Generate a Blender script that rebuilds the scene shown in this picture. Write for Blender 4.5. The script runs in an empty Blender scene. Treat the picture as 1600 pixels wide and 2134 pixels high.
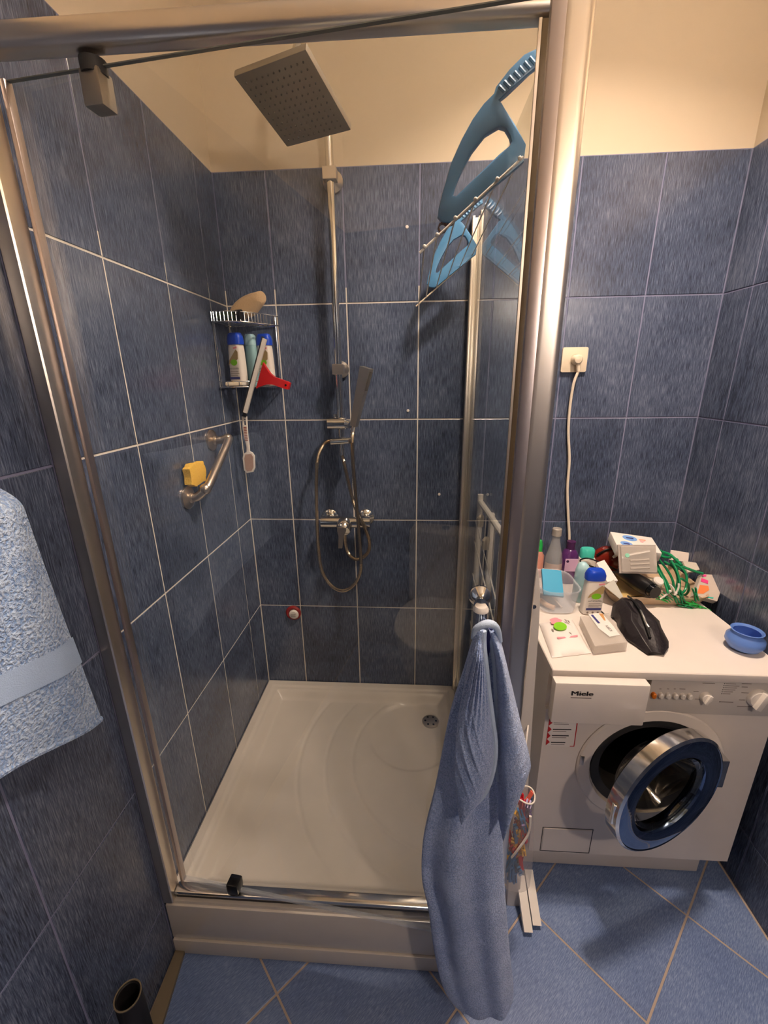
import bpy, bmesh, math, random
from mathutils import Vector as V, Matrix as M
random.seed(4)
SC = bpy.context.scene
COL = SC.collection
PI = math.pi

# ---------------------------------------------------------------- camera
F_PX = 881.1
cd = bpy.data.cameras.new('camera'); CAM = bpy.data.objects.new('camera', cd); COL.objects.link(CAM)
cd.sensor_fit = 'HORIZONTAL'; cd.sensor_width = 36.0; cd.lens = 36.0 * F_PX / 1600.0
cd.clip_start = 0.01
CAM.location = (0.65222, -1.60625, 1.52771)
CAM.rotation_euler = (PI / 2 - 0.30416, 0.01283, 0.06163)
SC.camera = CAM
# ---------------------------------------------------------------- world + exposure
W = bpy.data.worlds.new('world'); SC.world = W; W.use_nodes = True
W.node_tree.nodes['Background'].inputs[0].default_value = (0.02, 0.018, 0.015, 1)
W.node_tree.nodes['Background'].inputs[1].default_value = 1.0
SC.view_settings.view_transform = 'Standard'; SC.view_settings.look = 'None'
SC.view_settings.gamma = 1.0; SC.view_settings.use_curve_mapping = False
SC.view_settings.exposure = 0.15
LAMP_POS = (1.15, -0.75, 2.86)
LAMP_COL = (1.0, 0.80, 0.66)
LAMP2_POWER = 320.0         # globe lamp on the wall behind the camera
LAMP_POWER = 1250.0          # emission strength of each of the three bulbs
# ---------------------------------------------------------------- room numbers
TW, TH, Z0 = 0.25, 0.3963, 0.196        # tile pitch and height of the first full course
XR, YF, ZC = 1.673, -2.35, 3.02         # right wall, wall behind the camera, ceiling
TTOP = Z0 + 5 * TH

CR = CAM.rotation_euler.to_matrix()
def ray(px, py): return CR @ V(((px - 800) / F_PX, -(py - 1067) / F_PX, -1.0))
def at(px, py, ax, val):
    """photo pixel -> point on the plane x/y/z = val"""
    d = ray(px, py); i = 'xyz'.index(ax); c = CAM.location
    return c + d * ((val - c[i]) / d[i])

# ---------------------------------------------------------------- materials
def lin(c): return tuple(((x / 255) / 12.92 if x / 255 <= .04045 else ((x / 255 + .055) / 1.055) ** 2.4) for x in c)
MATS = {}
def mat(name, rgb, rough=.5, metal=0., trans=0., ior=1.45, coat=0., sheen=0., emit=None, es=0., bump=None, alpha=1., spec=None, sss=0.):
    m = bpy.data.materials.new(name); m.use_nodes = True; nt = m.node_tree
    b = nt.nodes['Principled BSDF']
    b.inputs['Base Color'].default_value = (*lin(rgb), 1)
    b.inputs['Roughness'].default_value = rough; b.inputs['Metallic'].default_value = metal
    b.inputs['Transmission Weight'].default_value = trans; b.inputs['IOR'].default_value = ior
    b.inputs['Coat Weight'].default_value = coat; b.inputs['Sheen Weight'].default_value = sheen
    b.inputs['Alpha'].default_value = alpha
    if spec is not None: b.inputs['Specular IOR Level'].default_value = spec
    if sss: b.inputs['Subsurface Weight'].default_value = sss; b.inputs['Subsurface Radius'].default_value = (.01, .008, .006)
    if emit: b.inputs['Emission Color'].default_value = (*emit, 1); b.inputs['Emission Strength'].default_value = es
    n = nt.nodes.new('ShaderNodeTexNoise'); g = nt.nodes.new('ShaderNodeNewGeometry')
    nt.links.new(g.outputs['Position'], n.inputs['Vector'])
    if bump:
        sc, st, di = bump
        n.inputs['Scale'].default_value = sc; n.inputs['Detail'].default_value = 4
        bn = nt.nodes.new('ShaderNodeBump'); bn.inputs['Strength'].default_value = st; bn.inputs['Distance'].default_value = di
        nt.links.new(n.outputs['Fac'], bn.inputs['Height']); nt.links.new(bn.outputs['Normal'], b.inputs['Normal'])
    else:                                   # faint procedural tone variation
        n.inputs['Scale'].default_value = 14
        mx = nt.nodes.new('ShaderNodeMixRGB'); mx.blend_type = 'MULTIPLY'; mx.inputs['Fac'].default_value = .08
        mx.inputs['Color1'].default_value = (*lin(rgb), 1); nt.links.new(n.outputs['Fac'], mx.inputs['Color2'])
        nt.links.new(mx.outputs['Color'], b.inputs['Base Color'])
    MATS[name] = m; return m

def tile_mat(name, dark, mid, light, rough, streak, rot=0.):
    m = bpy.data.materials.new(name); m.use_nodes = True; nt = m.node_tree; L = nt.links.new
    b = nt.nodes['Principled BSDF']
    g = nt.nodes.new('ShaderNodeNewGeometry'); mp = nt.nodes.new('ShaderNodeMapping'); mp.inputs['Scale'].default_value = streak
    r0 = nt.nodes.new('ShaderNodeMapping'); r0.inputs['Rotation'].default_value = (0, 0, rot)
    L(g.outputs['Position'], r0.inputs['Vector']); L(r0.outputs['Vector'], mp.inputs['Vector'])
    n1 = nt.nodes.new('ShaderNodeTexNoise'); n1.inputs['Scale'].default_value = 1; n1.inputs['Detail'].default_value = 5; n1.inputs['Roughness'].default_value = .65
    L(mp.outputs['Vector'], n1.inputs['Vector'])
    n2 = nt.nodes.new('ShaderNodeTexNoise'); n2.inputs['Scale'].default_value = 5; n2.inputs['Detail'].default_value = 4
    L(g.outputs['Position'], n2.inputs['Vector'])
    oi = nt.nodes.new('ShaderNodeObjectInfo')
    a1 = nt.nodes.new('ShaderNodeMath'); a1.operation = 'MULTIPLY_ADD'; a1.inputs[1].default_value = .35
    L(n2.outputs['Fac'], a1.inputs[0]); L(n1.outputs['Fac'], a1.inputs[2])
    a2 = nt.nodes.new('ShaderNodeMath'); a2.operation = 'MULTIPLY_ADD'; a2.inputs[1].default_value = .06
    L(oi.outputs['Random'], a2.inputs[0]); L(a1.outputs[0], a2.inputs[2])
    cr = nt.nodes.new('ShaderNodeValToRGB'); e = cr.color_ramp.elements
    e[0].position = .52; e[0].color = (*lin(dark), 1); e[1].position = .90; e[1].color = (*lin(light), 1)
    k = e.new(.70); k.color = (*lin(mid), 1)
    L(a2.outputs[0], cr.inputs['Fac']); L(cr.outputs['Color'], b.inputs['Base Color'])
    b.inputs['Roughness'].default_value = rough
    bn = nt.nodes.new('ShaderNodeBump'); bn.inputs['Strength'].default_value = .22; bn.inputs['Distance'].default_value = .0006
    L(n1.outputs['Fac'], bn.inputs['Height']); L(bn.outputs['Normal'], b.inputs['Normal'])
    return m

def grout_mat():
    """cream re-grouted joints around the shower, older blue-grey joints on the machine side"""
    m = bpy.data.materials.new('grout'); m.use_nodes = True; nt = m.node_tree; L = nt.links.new
    b = nt.nodes['Principled BSDF']; b.inputs['Roughness'].default_value = .8
    g = nt.nodes.new('ShaderNodeNewGeometry'); sx = nt.nodes.new('ShaderNodeSeparateXYZ'); L(g.outputs['Position'], sx.inputs[0])
    def cmp(sock, op, v):
        q = nt.nodes.new('ShaderNodeMath'); q.operation = op; q.inputs[1].default_value = v; L(sock, q.inputs[0]); return q.outputs[0]
    def mul(a, c):
        q = nt.nodes.new('ShaderNodeMath'); q.operation = 'MULTIPLY'; L(a, q.inputs[0]); L(c, q.inputs[1]); return q.outputs[0]
    inside = mul(mul(cmp(sx.outputs['X'], 'LESS_THAN', .87), cmp(sx.outputs['Y'], 'GREATER_THAN', -.86)), cmp(sx.outputs['Z'], 'LESS_THAN', 1.83))
    n = nt.nodes.new('ShaderNodeTexNoise'); n.inputs['Scale'].default_value = 9; L(g.outputs['Position'], n.inputs['Vector'])
    m1 = nt.nodes.new('ShaderNodeMixRGB'); m1.inputs['Color1'].default_value = (*lin((88, 92, 128)), 1); m1.inputs['Color2'].default_value = (*lin((138, 140, 162)), 1); L(n.outputs['Fac'], m1.inputs['Fac'])
    m2 = nt.nodes.new('ShaderNodeMixRGB'); m2.inputs['Color1'].default_value = (*lin((212, 202, 188)), 1); m2.inputs['Color2'].default_value = (*lin((236, 230, 220)), 1); L(n.outputs['Fac'], m2.inputs['Fac'])
    mx = nt.nodes.new('ShaderNodeMixRGB'); L(inside, mx.inputs['Fac']); L(m1.outputs[0], mx.inputs['Color1']); L(m2.outputs[0], mx.inputs['Color2'])
    L(mx.outputs[0], b.inputs['Base Color']); MATS['grout'] = m; return m

def thin_glass(name, tint, rough=0., refl=1., ior=1.5):
    """thin sheet: transmits straight through, mirrors by Fresnel on both faces"""
    m = bpy.data.materials.new(name); m.use_nodes = True; nt = m.node_tree; L = nt.links.new
    nt.nodes.remove(nt.nodes['Principled BSDF']); out = nt.nodes['Material Output']
    t = nt.nodes.new('ShaderNodeBsdfTransparent'); t.inputs['Color'].default_value = (*tint, 1)
    g = nt.nodes.new('ShaderNodeBsdfGlossy'); g.inputs['Roughness'].default_value = rough
    # Schlick reflectance, the same on both faces of the sheet
    ge = nt.nodes.new('ShaderNodeNewGeometry'); dt = nt.nodes.new('ShaderNodeVectorMath'); dt.operation = 'DOT_PRODUCT'
    L(ge.outputs['Incoming'], dt.inputs[0]); L(ge.outputs['Normal'], dt.inputs[1])
    def mth(op, x, y):
        q = nt.nodes.new('ShaderNodeMath'); q.operation = op
        for i_, v_ in enumerate((x, y)):
            if v_ is None: continue
            if isinstance(v_, (int, float)): q.inputs[i_].default_value = v_
            else: L(v_, q.inputs[i_])
        return q.outputs[0]
    F0 = ((ior - 1) / (ior + 1)) ** 2
    p5 = mth('POWER', mth('SUBTRACT', 1.0, mth('ABSOLUTE', dt.outputs['Value'], None)), 5.0)
    fr_ = mth('MULTIPLY', mth('MULTIPLY_ADD', p5, 1 - F0), refl)
    fr_.node.inputs[0].links[0].from_node.inputs[2].default_value = F0
    k = fr_.node
    mx = nt.nodes.new('ShaderNodeMixShader'); L(k.outputs[0], mx.inputs[0]); L(t.outputs[0], mx.inputs[1]); L(g.outputs[0], mx.inputs[2])
    L(mx.outputs[0], out.inputs['Surface']); MATS[name] = m; return m

def film(name, rgb, alpha, rough=.2):
    """translucent plastic: part see-through, part coloured"""
    m = bpy.data.materials.new(name); m.use_nodes = True; nt = m.node_tree; L = nt.links.new
    b = nt.nodes['Principled BSDF']; b.inputs['Base Color'].default_value = (*lin(rgb), 1); b.inputs['Roughness'].default_value = rough
    t = nt.nodes.new('ShaderNodeBsdfTransparent'); mx = nt.nodes.new('ShaderNodeMixShader'); mx.inputs[0].default_value = alpha
    L(t.outputs[0], mx.inputs[1]); L(b.outputs[0], mx.inputs[2]); L(mx.outputs[0], nt.nodes['Material Output'].inputs['Surface'])
    MATS[name] = m; return m

TILE = tile_mat('wall_tile', (42, 48, 62), (70, 80, 102), (112, 122, 142), .20, (420, 420, 26))
FTILE = tile_mat('floor_tile', (78, 96, 134), (102, 122, 162), (140, 158, 190), .34, (60, 520, 1), -PI / 4)
GROUT = grout_mat()
FGROUT = mat('floor_grout', (176, 158, 142), .85, bump=(200, .4, .002))
CEIL = mat('white_ceiling', (244, 238, 226), .8, bump=(90, .12, .002))
PAINT = mat('cream_paint', (212, 197, 172), .75, bump=(90, .12, .002))
CHROME = mat('chrome', (232, 230, 226), .13, 1.0)
ALU = mat('polished_aluminium', (234, 224, 210), .33, 1.0)
ALUM = mat('matt_aluminium', (196, 186, 184), .36, 1.0)
NICKEL = mat('worn_nickel', (204, 190, 174), .32, 1.0)
HOSE = mat('steel_hose', (206, 186, 160), .25, 1.0)
GLASS = thin_glass('clear_glass', (.965, .975, .965), 0, 1.0)
TRAY = mat('white_acrylic', (216, 207, 195), .16, coat=.3)
WHITE = mat('white_enamel', (232, 222, 212), .28)
WPLAST = mat('white_plastic', (232, 224, 214), .35)
CREAMP = mat('cream_plastic', (226, 210, 184), .35)
GREYP = mat('panel_grey', (206, 198, 190), .35)
BLACK = mat('black_plastic', (16, 15, 16), .3)
BLACKM = mat('black_matt', (22, 20, 22), .6)
RUBBER = mat('dark_rubber', (52, 50, 48), .6)
SEAL = mat('bronze_seal', (92, 74, 46), .4)
DARKB = mat('drum_dark', (38, 36, 34), .4, .6)
HEADG = mat('brushed_steel_dark', (158, 150, 138), .42, .8)
NOZZ = mat('nozzle_rubber', (62, 58, 54), .6)
BLUEPL = mat('blue_plastic', (72, 124, 166), .32)
RED = mat('red_plastic', (206, 26, 22), .3)
YELLOW = mat('yellow_sponge', (240, 192, 70), .9, bump=(260, .8, .004))
BEIGE = mat('terry_mitt', (222, 190, 148), .95, bump=(220, .6, .004), sheen=.3)
DGREEN = mat('dark_green_plastic', (44, 62, 22), .3)
BLUECAP = mat('blue_cap', (24, 66, 186), .3)
AQUA = mat('aqua_plastic', (176, 214, 220), .3, sss=.1)
TURQ = mat('turquoise_cap', (70, 196, 176), .35)
PURPLE = film('purple_translucent', (92, 44, 108), .8, .15)
PURPCAP = mat('purple_cap', (64, 26, 70), .3)
LABELP = mat('lilac_label', (214, 176, 206), .4)
CLEARP = film('clear_polypropylene', (226, 230, 236), .30, .18)
CLEARB = film('blister_film', (232, 222, 210), .42, .08)
BAG = film('clear_peg_bag', (236, 226, 220), .24, .10)
BOTTLE = film('bottle_glass', (206, 206, 204), .34, .06)
GREEN = mat('green_plastic', (10, 124, 76), .35)
GREEN2 = mat('bright_green', (40, 170, 76), .35)
LIME = mat('lime_print', (128, 200, 32), .45)
PINK = mat('pink_print', (238, 150, 160), .5)
HOTPINK = mat('hot_pink_print', (244, 70, 140), .5)
ORANGE = mat('orange_print', (250, 140, 80), .5)
ORANGEB = mat('orange_button', (226, 120, 20), .3)
NAVY = mat('navy_print', (56, 58, 120), .5)
INK = mat('black_ink', (34, 30, 30), .6)
GREYINK = mat('grey_ink', (128, 116, 108), .6)
SKYPRINT = mat('sky_blue_print', (120, 166, 226), .5)
CARD = mat('turquoise_card', (30, 150, 190), .5)
PAPER = mat('white_paper', (238, 230, 222), .6)
TRAYB = mat('beige_melamine', (196, 170, 140), .35)
DRED = mat('dark_red_lacquer', (112, 26, 14), .12, coat=.5)
POUCH = mat('black_nylon', (22, 16, 20), .5, bump=(60, .5, .004))
ZIPM = mat('zip_steel', (190, 186, 180), .25, 1.0)
BLUEGL = mat('blue_frosted_glass', (112, 152, 228), .25, trans=.25)
def terry(name, lo, hi, sc, dist):
    m = bpy.data.materials.new(name); m.use_nodes = True; nt = m.node_tree; L = nt.links.new; b = nt.nodes['Principled BSDF']
    g = nt.nodes.new('ShaderNodeNewGeometry'); n = nt.nodes.new('ShaderNodeTexNoise'); n.inputs['Scale'].default_value = sc; n.inputs['Detail'].default_value = 3; n.inputs['Distortion'].default_value = .4
    n2 = nt.nodes.new('ShaderNodeTexNoise'); n2.inputs['Scale'].default_value = 16
    L(g.outputs['Position'], n.inputs['Vector']); L(g.outputs['Position'], n2.inputs['Vector'])
    ad = nt.nodes.new('ShaderNodeMath'); ad.operation = 'MULTIPLY_ADD'; ad.inputs[1].default_value = .35; L(n2.outputs['Fac'], ad.inputs[0]); L(n.outputs['Fac'], ad.inputs[2])
    cr = nt.nodes.new('ShaderNodeValToRGB'); e = cr.color_ramp.elements; e[0].position = .56; e[0].color = (*lin(lo), 1); e[1].position = .80; e[1].color = (*lin(hi), 1)  # hollows between loops darkened here, their shade put into the colour
    L(ad.outputs[0], cr.inputs['Fac']); L(cr.outputs['Color'], b.inputs['Base Color'])
    b.inputs['Roughness'].default_value = .95; b.inputs['Sheen Weight'].default_value = .4
    bn = nt.nodes.new('ShaderNodeBump'); bn.inputs['Strength'].default_value = 1.0; bn.inputs['Distance'].default_value = dist; L(n.outputs['Fac'], bn.inputs['Height']); L(bn.outputs['Normal'], b.inputs['Normal'])
    return m
TOWEL = terry('blue_terry', (120, 146, 196), (172, 192, 230), 330, .004)
TOWEL2 = terry('pale_blue_terry', (124, 160, 212), (200, 222, 250), 190, .010)
BAND2 = mat('woven_band_blue', (176, 200, 232), .8, bump=(500, .6, .002))
BAND = mat('towel_band', (186, 204, 226), .8, bump=(600, .5, .002))
STRIP = mat('beige_trim', (116, 104, 84), .6)
CORD = mat('white_cord', (236, 222, 200), .45)
MIRRORB = mat('chrome_blue_reflection', (120, 140, 170), .06, 1.0)  # blue that the chrome would reflect is put into its base colour
REDST = mat('red_sticker', (196, 28, 30), .5)
BOWLGL = thin_glass('door_bowl_glass', (.62, .6, .54), .0, 1.6)
BULB = mat('bulb', (255, 240, 220), .3, emit=LAMP_COL, es=LAMP_POWER)
PEG = [mat('peg_' + n, c, .35) for n, c in (('red', (206, 36, 52)), ('crimson', (170, 26, 60)), ('blue', (40, 120, 180)), ('yellow', (236, 180, 60)), ('purple', (96, 60, 140)), ('coral', (232, 110, 90)))]
PEGN = ['red', 'crimson', 'blue', 'yellow', 'purple', 'coral']

# ---------------------------------------------------------------- mesh helpers
def nb(): return bmesh.new()
def box(bm, lo, hi, rot=None, piv=None, mi=0):
    r = bmesh.ops.create_cube(bm, size=1.0); vs = r['verts']
    lo, hi = V(lo), V(hi); c = (lo + hi) / 2; s = hi - lo
    for v in vs: v.co = V((v.co.x * s.x, v.co.y * s.y, v.co.z * s.z)) + c
    if rot is not None:
        p = V(piv) if piv else c
        for v in vs: v.co = rot @ (v.co - p) + p
    for f in {f for v in vs for f in v.link_faces}: f.material_index = mi
    return vs
def bev(bm, w, seg=2, ang=30):
    es = [e for e in bm.edges if len(e.link_faces) == 2 and e.calc_face_angle(0) > math.radians(ang)]
    if es: bmesh.ops.bevel(bm, geom=es, offset=w, segments=seg, profile=.6, affect='EDGES', clamp_overlap=True)
    return bm
def frame(d):
    d = V(d).normalized(); a = V((0, 0, 1)) if abs(d.z) < .9 else V((1, 0, 0))
    u = d.cross(a).normalized(); return u, d.cross(u).normalized()
def rings(bm, rr, cap=True, closed=False):
    L = [[bm.verts.new(p) for p in r] for r in rr]; n = len(L[0])
    for i in range(len(L) - 1 + (1 if closed else 0)):
        a, b = L[i], L[(i + 1) % len(L)]
        for j in range(n):
            try: bm.faces.new((a[j], a[(j + 1) % n], b[(j + 1) % n], b[j]))
            except ValueError: pass
    if cap and not closed:
        for r in (L[0], L[-1]):
            try: bm.faces.new(r)
            except ValueError: pass
    return L
def cyl(bm, p0, p1, r0, r1=None, seg=20):
    p0, p1 = V(p0), V(p1); r1 = r0 if r1 is None else r1; u, w = frame(p1 - p0)
    ci = [(math.cos(2 * PI * k / seg), math.sin(2 * PI * k / seg)) for k in range(seg)]
    rings(bm, [[p0 + (u * c + w * s) * r0 for c, s in ci], [p1 + (u * c + w * s) * r1 for c, s in ci]])
def smooth_pts(pts, n=6):
    P = [V(p) for p in pts]; out = []
    for i in range(len(P) - 1):
        a, b, c, d = P[max(i - 1, 0)], P[i], P[i + 1], P[min(i + 2, len(P) - 1)]
        for k in range(n):
            t = k / n
            out.append(.5 * ((2 * b) + (c - a) * t + (2 * a - 5 * b + 4 * c - d) * t * t + (3 * b - a - 3 * c + d) * t ** 3))
    return out + [P[-1]]
def tube(bm, pts, r, seg=8, n=6, ribs=0):
    P = smooth_pts(pts, n) if n > 1 else [V(p) for p in pts]
    t0 = (P[1] - P[0]).normalized(); u, w = frame(t0); rr = []
    for i, p in enumerate(P):
        t = (P[min(i + 1, len(P) - 1)] - P[max(i - 1, 0)]).normalized()
        u = (u - t * u.dot(t)).normalized(); w = t.cross(u)
        q = (r(i / (len(P) - 1)) if callable(r) else r) * (1 + (ribs if i % 2 else -ribs))
        rr.append([p + (u * math.cos(2 * PI * k / seg) + w * math.sin(2 * PI * k / seg)) * q for k in range(seg)])
    rings(bm, rr)
def lathe(bm, prof, c, axis=(0, 0, 1), seg=28, sx=1., sy=1., closed=False, cap=True):
    c = V(c); ax = V(axis).normalized(); u, w = frame(ax)
    rings(bm, [[c + ax * z + (u * math.cos(2 * PI * k / seg) * sx + w * math.sin(2 * PI * k / seg) * sy) * max(r, 1e-4) for k in range(seg)] for r, z in prof], cap, closed)
def loft(bm, secs, c, seg=28, ex=2.6, rot=0., dx=None):
    c = V(c); rr = []
    for q in secs:
        z, rx, ry = q[:3]; ox, oy = (q[3], q[4]) if len(q) > 4 else (0, 0); ring = []
        for k in range(seg):
            a = 2 * PI * k / seg; ca, sa = math.cos(a), math.sin(a)
            x = rx * math.copysign(abs(ca) ** (2 / ex), ca) + ox; y = ry * math.copysign(abs(sa) ** (2 / ex), sa) + oy
            ring.append(c + V((x * math.cos(rot) - y * math.sin(rot), x * math.sin(rot) + y * math.cos(rot), z)))
        rr.append(ring)
    rings(bm, rr)
def ball(bm, c, r, sx=1, sy=1, sz=1, seg=14):
    q = bmesh.ops.create_uvsphere(bm, u_segments=seg, v_segments=max(6, seg // 2), radius=1.0)
    for v in q['verts']: v.co = V((v.co.x * r * sx, v.co.y * r * sy, v.co.z * r * sz)) + V(c)
def prism(bm, loops, O, U, N, D, th):
    """2-D loops (outer first, then holes) in frame O,U,N extruded th along D"""
    O, U, N, D = V(O), V(U), V(N), V(D).normalized(); es = []; allv = []
    for lp in loops:
        vs = [bm.verts.new(O + U * a + N * b) for a, b in lp]; allv += vs
        es += [bm.edges.new((vs[i], vs[(i + 1) % len(vs)])) for i in range(len(vs))]
    r = bmesh.ops.triangle_fill(bm, edges=es, use_beauty=True)
    fs = [g for g in r['geom'] if isinstance(g, bmesh.types.BMFace)]
    e = bmesh.ops.extrude_face_region(bm, geom=fs)
    for g in e['geom']:
        if isinstance(g, bmesh.types.BMVert): g.co += D * th
def rrect(w, h, r, n=4):
    o = []
    for cx, cy, a0 in ((w / 2 - r, h / 2 - r, 0), (-w / 2 + r, h / 2 - r, 90), (-w / 2 + r, -h / 2 + r, 180), (w / 2 - r, -h / 2 + r, 270)):
        for k in range(n + 1):
            a = math.radians(a0 + 90 * k / n); o.append((cx + r * math.cos(a), cy + r * math.sin(a)))
    return o
def ell(rx, ry, n=20, cx=0, cy=0): return [(cx + rx * math.cos(2 * PI * k / n), cy + ry * math.sin(2 * PI * k / n)) for k in range(n)]

WL = {}                       # world origin of each object (only translation)
def obj(name, bm, m, parent=None, local=False, smooth=35, mods=None):
    bmesh.ops.recalc_face_normals(bm, faces=bm.faces)
    off = V((0, 0, 0)) if (local or parent is None) else WL[parent]
    if parent is None and not local:      # origin at the base centre
        xs = [v.co for v in bm.verts]
        off = V(((min(p.x for p in xs) + max(p.x for p in xs)) / 2, (min(p.y for p in xs) + max(p.y for p in xs)) / 2, min(p.z for p in xs)))
    for v in bm.verts: v.co -= off
    me = bpy.data.meshes.new(name); bm.to_mesh(me); bm.free()
    for x in (m if isinstance(m, (list, tuple)) else [m]): me.materials.append(x)
    o = bpy.data.objects.new(name, me); COL.objects.link(o)
    if parent is None and not local: o.location = off
    if smooth:
        me.polygons.foreach_set('use_smooth', [True] * len(me.polygons))
        try: me.set_sharp_from_angle(angle=math.radians(smooth))
        except Exception: pass
    if parent: o.parent = parent
    WL[o] = off if parent is None or not local else WL[parent]
    return o
def tag(o, label, cat, group=None):
    o['label'] = label; o['category'] = cat
    if group: o['group'] = group
    return o
def thing(name, label, cat, loc=(0, 0, 0), group=None, rot=None):
    o = bpy.data.objects.new(name, None); COL.objects.link(o); o.location = loc; o.empty_display_size = .03
    if rot: o.rotation_euler = rot
    WL[o] = V(loc); return tag(o, label, cat, group)
def struct(name, bm, m, **k):
    o = obj(name, bm, m, local=True, **k); o['kind'] = 'structure'; WL[o] = V((0, 0, 0)); return o
def copy_tree(o, parent=None):
    c = o.copy(); COL.objects.link(c); c.parent = parent; WL[c] = WL.get(o, V((0, 0, 0)))
    for ch in list(o.children): copy_tree(ch, c)
    return c
def text(name, s, size, O, U, N, m, parent, width=None, local=False, th=.0004, bold=0.):
    cu = bpy.data.curves.new(name, 'FONT'); cu.body = s; cu.size = size; cu.extrude = 0; cu.align_x = 'LEFT'
    t = bpy.data.objects.new(name, cu); COL.objects.link(t)
    bpy.context.view_layer.update()
    me = bpy.data.meshes.new_from_object(t.evaluated_get(bpy.context.evaluated_depsgraph_get()))
    bpy.data.objects.remove(t); bpy.data.curves.remove(cu)
    bm = nb(); bm.from_mesh(me); bpy.data.meshes.remove(me)
    xs = [v.co.x for v in bm.verts]; k = (width / (max(xs) - min(xs))) if width else 1.
    O, U, N = V(O), V(U).normalized(), V(N).normalized()
    for v in bm.verts: v.co = O + U * (v.co.x * k) + N * v.co.y
    if bold:                                 # heavier strokes: shifted copies of the glyphs
        g0 = list(bm.faces); Dn = U.cross(N)
        for q, (a_, b_) in enumerate(((1, 0), (-1, 0), (0, .5), (0, -.5))):
            r_ = bmesh.ops.duplicate(bm, geom=g0 + list({e for f in g0 for e in f.edges}) + list({v for f in g0 for v in f.verts}))
            for v in r_['geom']:
                if isinstance(v, bmesh.types.BMVert): v.co += U * (a_ * bold) + N * (b_ * bold) + Dn * (.00004 * (q + 1))
    return obj(name, bm, m, parent, local=local, smooth=0)

# ================================================================ SETTING
def clip(poly, x0, x1, y0, y1):
    for ax, v, s in ((0, x0, 1), (0, x1, -1), (1, y0, 1), (1, y1, -1)):
        out = []
        for i in range(len(poly)):
            a, b = poly[i - 1], poly[i]; da, db = (a[ax] - v) * s, (b[ax] - v) * s
            if da * db < 0: t = da / (da - db); out.append((a[0] + (b[0] - a[0]) * t, a[1] + (b[1] - a[1]) * t))
            if db >= 0: out.append(b)
        poly = out
        if len(poly) < 3: return []
    return poly

bm = nb(); box(bm, (-.1, YF - .1, -.10), (XR + .1, .1, -.0015)); FLOOR = struct('floor', bm, FGROUT, smooth=0)
bm = nb(); box(bm, (-.1, YF - .1, ZC), (XR + .1, .1, ZC + .1)); struct('ceiling', bm, CEIL, smooth=0)
def poly_tile(poly, z0, z1, g):
    c = (sum(p[0] for p in poly) / len(poly), sum(p[1] for p in poly) / len(poly)); b = nb()
    def ins(d):
        o = []
        n = len(poly)
        for i in range(n):
            p, q, r = V(poly[i - 1]), V(poly[i]), V(poly[(i + 1) % n])
            e1 = (q - p).normalized(); e2 = (r - q).normalized(); n1 = V((-e1.y, e1.x)); n2 = V((-e2.y, e2.x))
            k = 1 + n1.dot(n2)
            o.append(q + (n1 + n2) * (d / max(k, .3)))
        return o
    A, B = ins(g), ins(g + .0012)
    rings(b, [[V((*p, z0)) for p in A], [V((*p, z1 - .0008)) for p in A], [V((*p, z1)) for p in B]])
    return b
ea, eb = V((-.2333, -.2333)), V((-.2333, .2333)); v0 = V((1.478, -.716))
for i in range(-9, 12):
    for j in range(-9, 14):
        p = [v0 + ea * i + eb * j, v0 + ea * i + eb * (j + 1), v0 + ea * (i + 1) + eb * (j + 1), v0 + ea * (i + 1) + eb * j]
        p = [(q.x, q.y) for q in p]
        ar = sum(p[k - 1][0] * p[k][1] - p[k][0] * p[k - 1][1] for k in range(4))
        if ar < 0: p = p[::-1]
        p = clip(p, 0.003, XR - .003, YF + .003, -.02)
        if len(p) < 3: continue
        ar = abs(sum(p[k - 1][0] * p[k][1] - p[k][0] * p[k - 1][1] for k in range(len(p)))) / 2
        if ar < .0015: continue
        obj('tile', poly_tile(p, -.006, 0., .0026), FTILE, FLOOR, smooth=0)

TM = {}
def tile_mesh(w, h):
    k = (round(w, 4), round(h, 4))
    if k not in TM:
        b = nb(); a, c = w / 2, h / 2
        rings(b, [[V((x, y, z)) for x, z in ((-a + d, -c + d), (a - d, -c + d), (a - d, c - d), (-a + d, c - d))] for y, d in ((.006, 0), (.0008, 0), (0, .0012))])
        bmesh.ops.recalc_face_normals(b, faces=b.faces)
        me = bpy.data.meshes.new('tile'); b.to_mesh(me); b.free(); me.materials.append(TILE); TM[k] = me
    return TM[k]
def tiled_wall(name, origin, u, rz, length, joints):
    """u = direction of the wall's length; local -Y of each tile faces the room"""
    u = V(u); nrm = V((math.sin(rz), -math.cos(rz), 0)); O = V(origin); b = nb()
    def slab(z0, z1, d, mi):
        p0 = O - u * .1 - nrm * .1; p1 = O + u * (length + .1) - nrm * d
        lo = [min(p0[k], p1[k]) for k in range(2)]; hi = [max(p0[k], p1[k]) for k in range(2)]
        box(b, (lo[0], lo[1], z0), (hi[0], hi[1], z1), mi=mi)
    slab(-.1, TTOP, .0016, 0); slab(TTOP, ZC + .05, .0045, 1)
    wall = struct(name, b, [GROUT, PAINT], smooth=0)
    zs = [0.] + [Z0 + k * TH for k in range(6)]; g = .0023
    for i in range(len(joints) - 1):
        for k in range(6):
            w = joints[i + 1] - joints[i] - 2 * g; h = zs[k + 1] - zs[k] - 2 * g
            o = bpy.data.objects.new('tile', tile_mesh(w, h)); COL.objects.link(o); o.parent = wall
            p = O + u * ((joints[i] + joints[i + 1]) / 2); o.location = (p.x, p.y, (zs[k] + zs[k + 1]) / 2); o.rotation_euler = (0, 0, rz)
    return wall
def js(a, L):
    o = [0.0]; x = a
    while x < L - .02: o.append(x); x += TW
    return o + [L]
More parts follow.
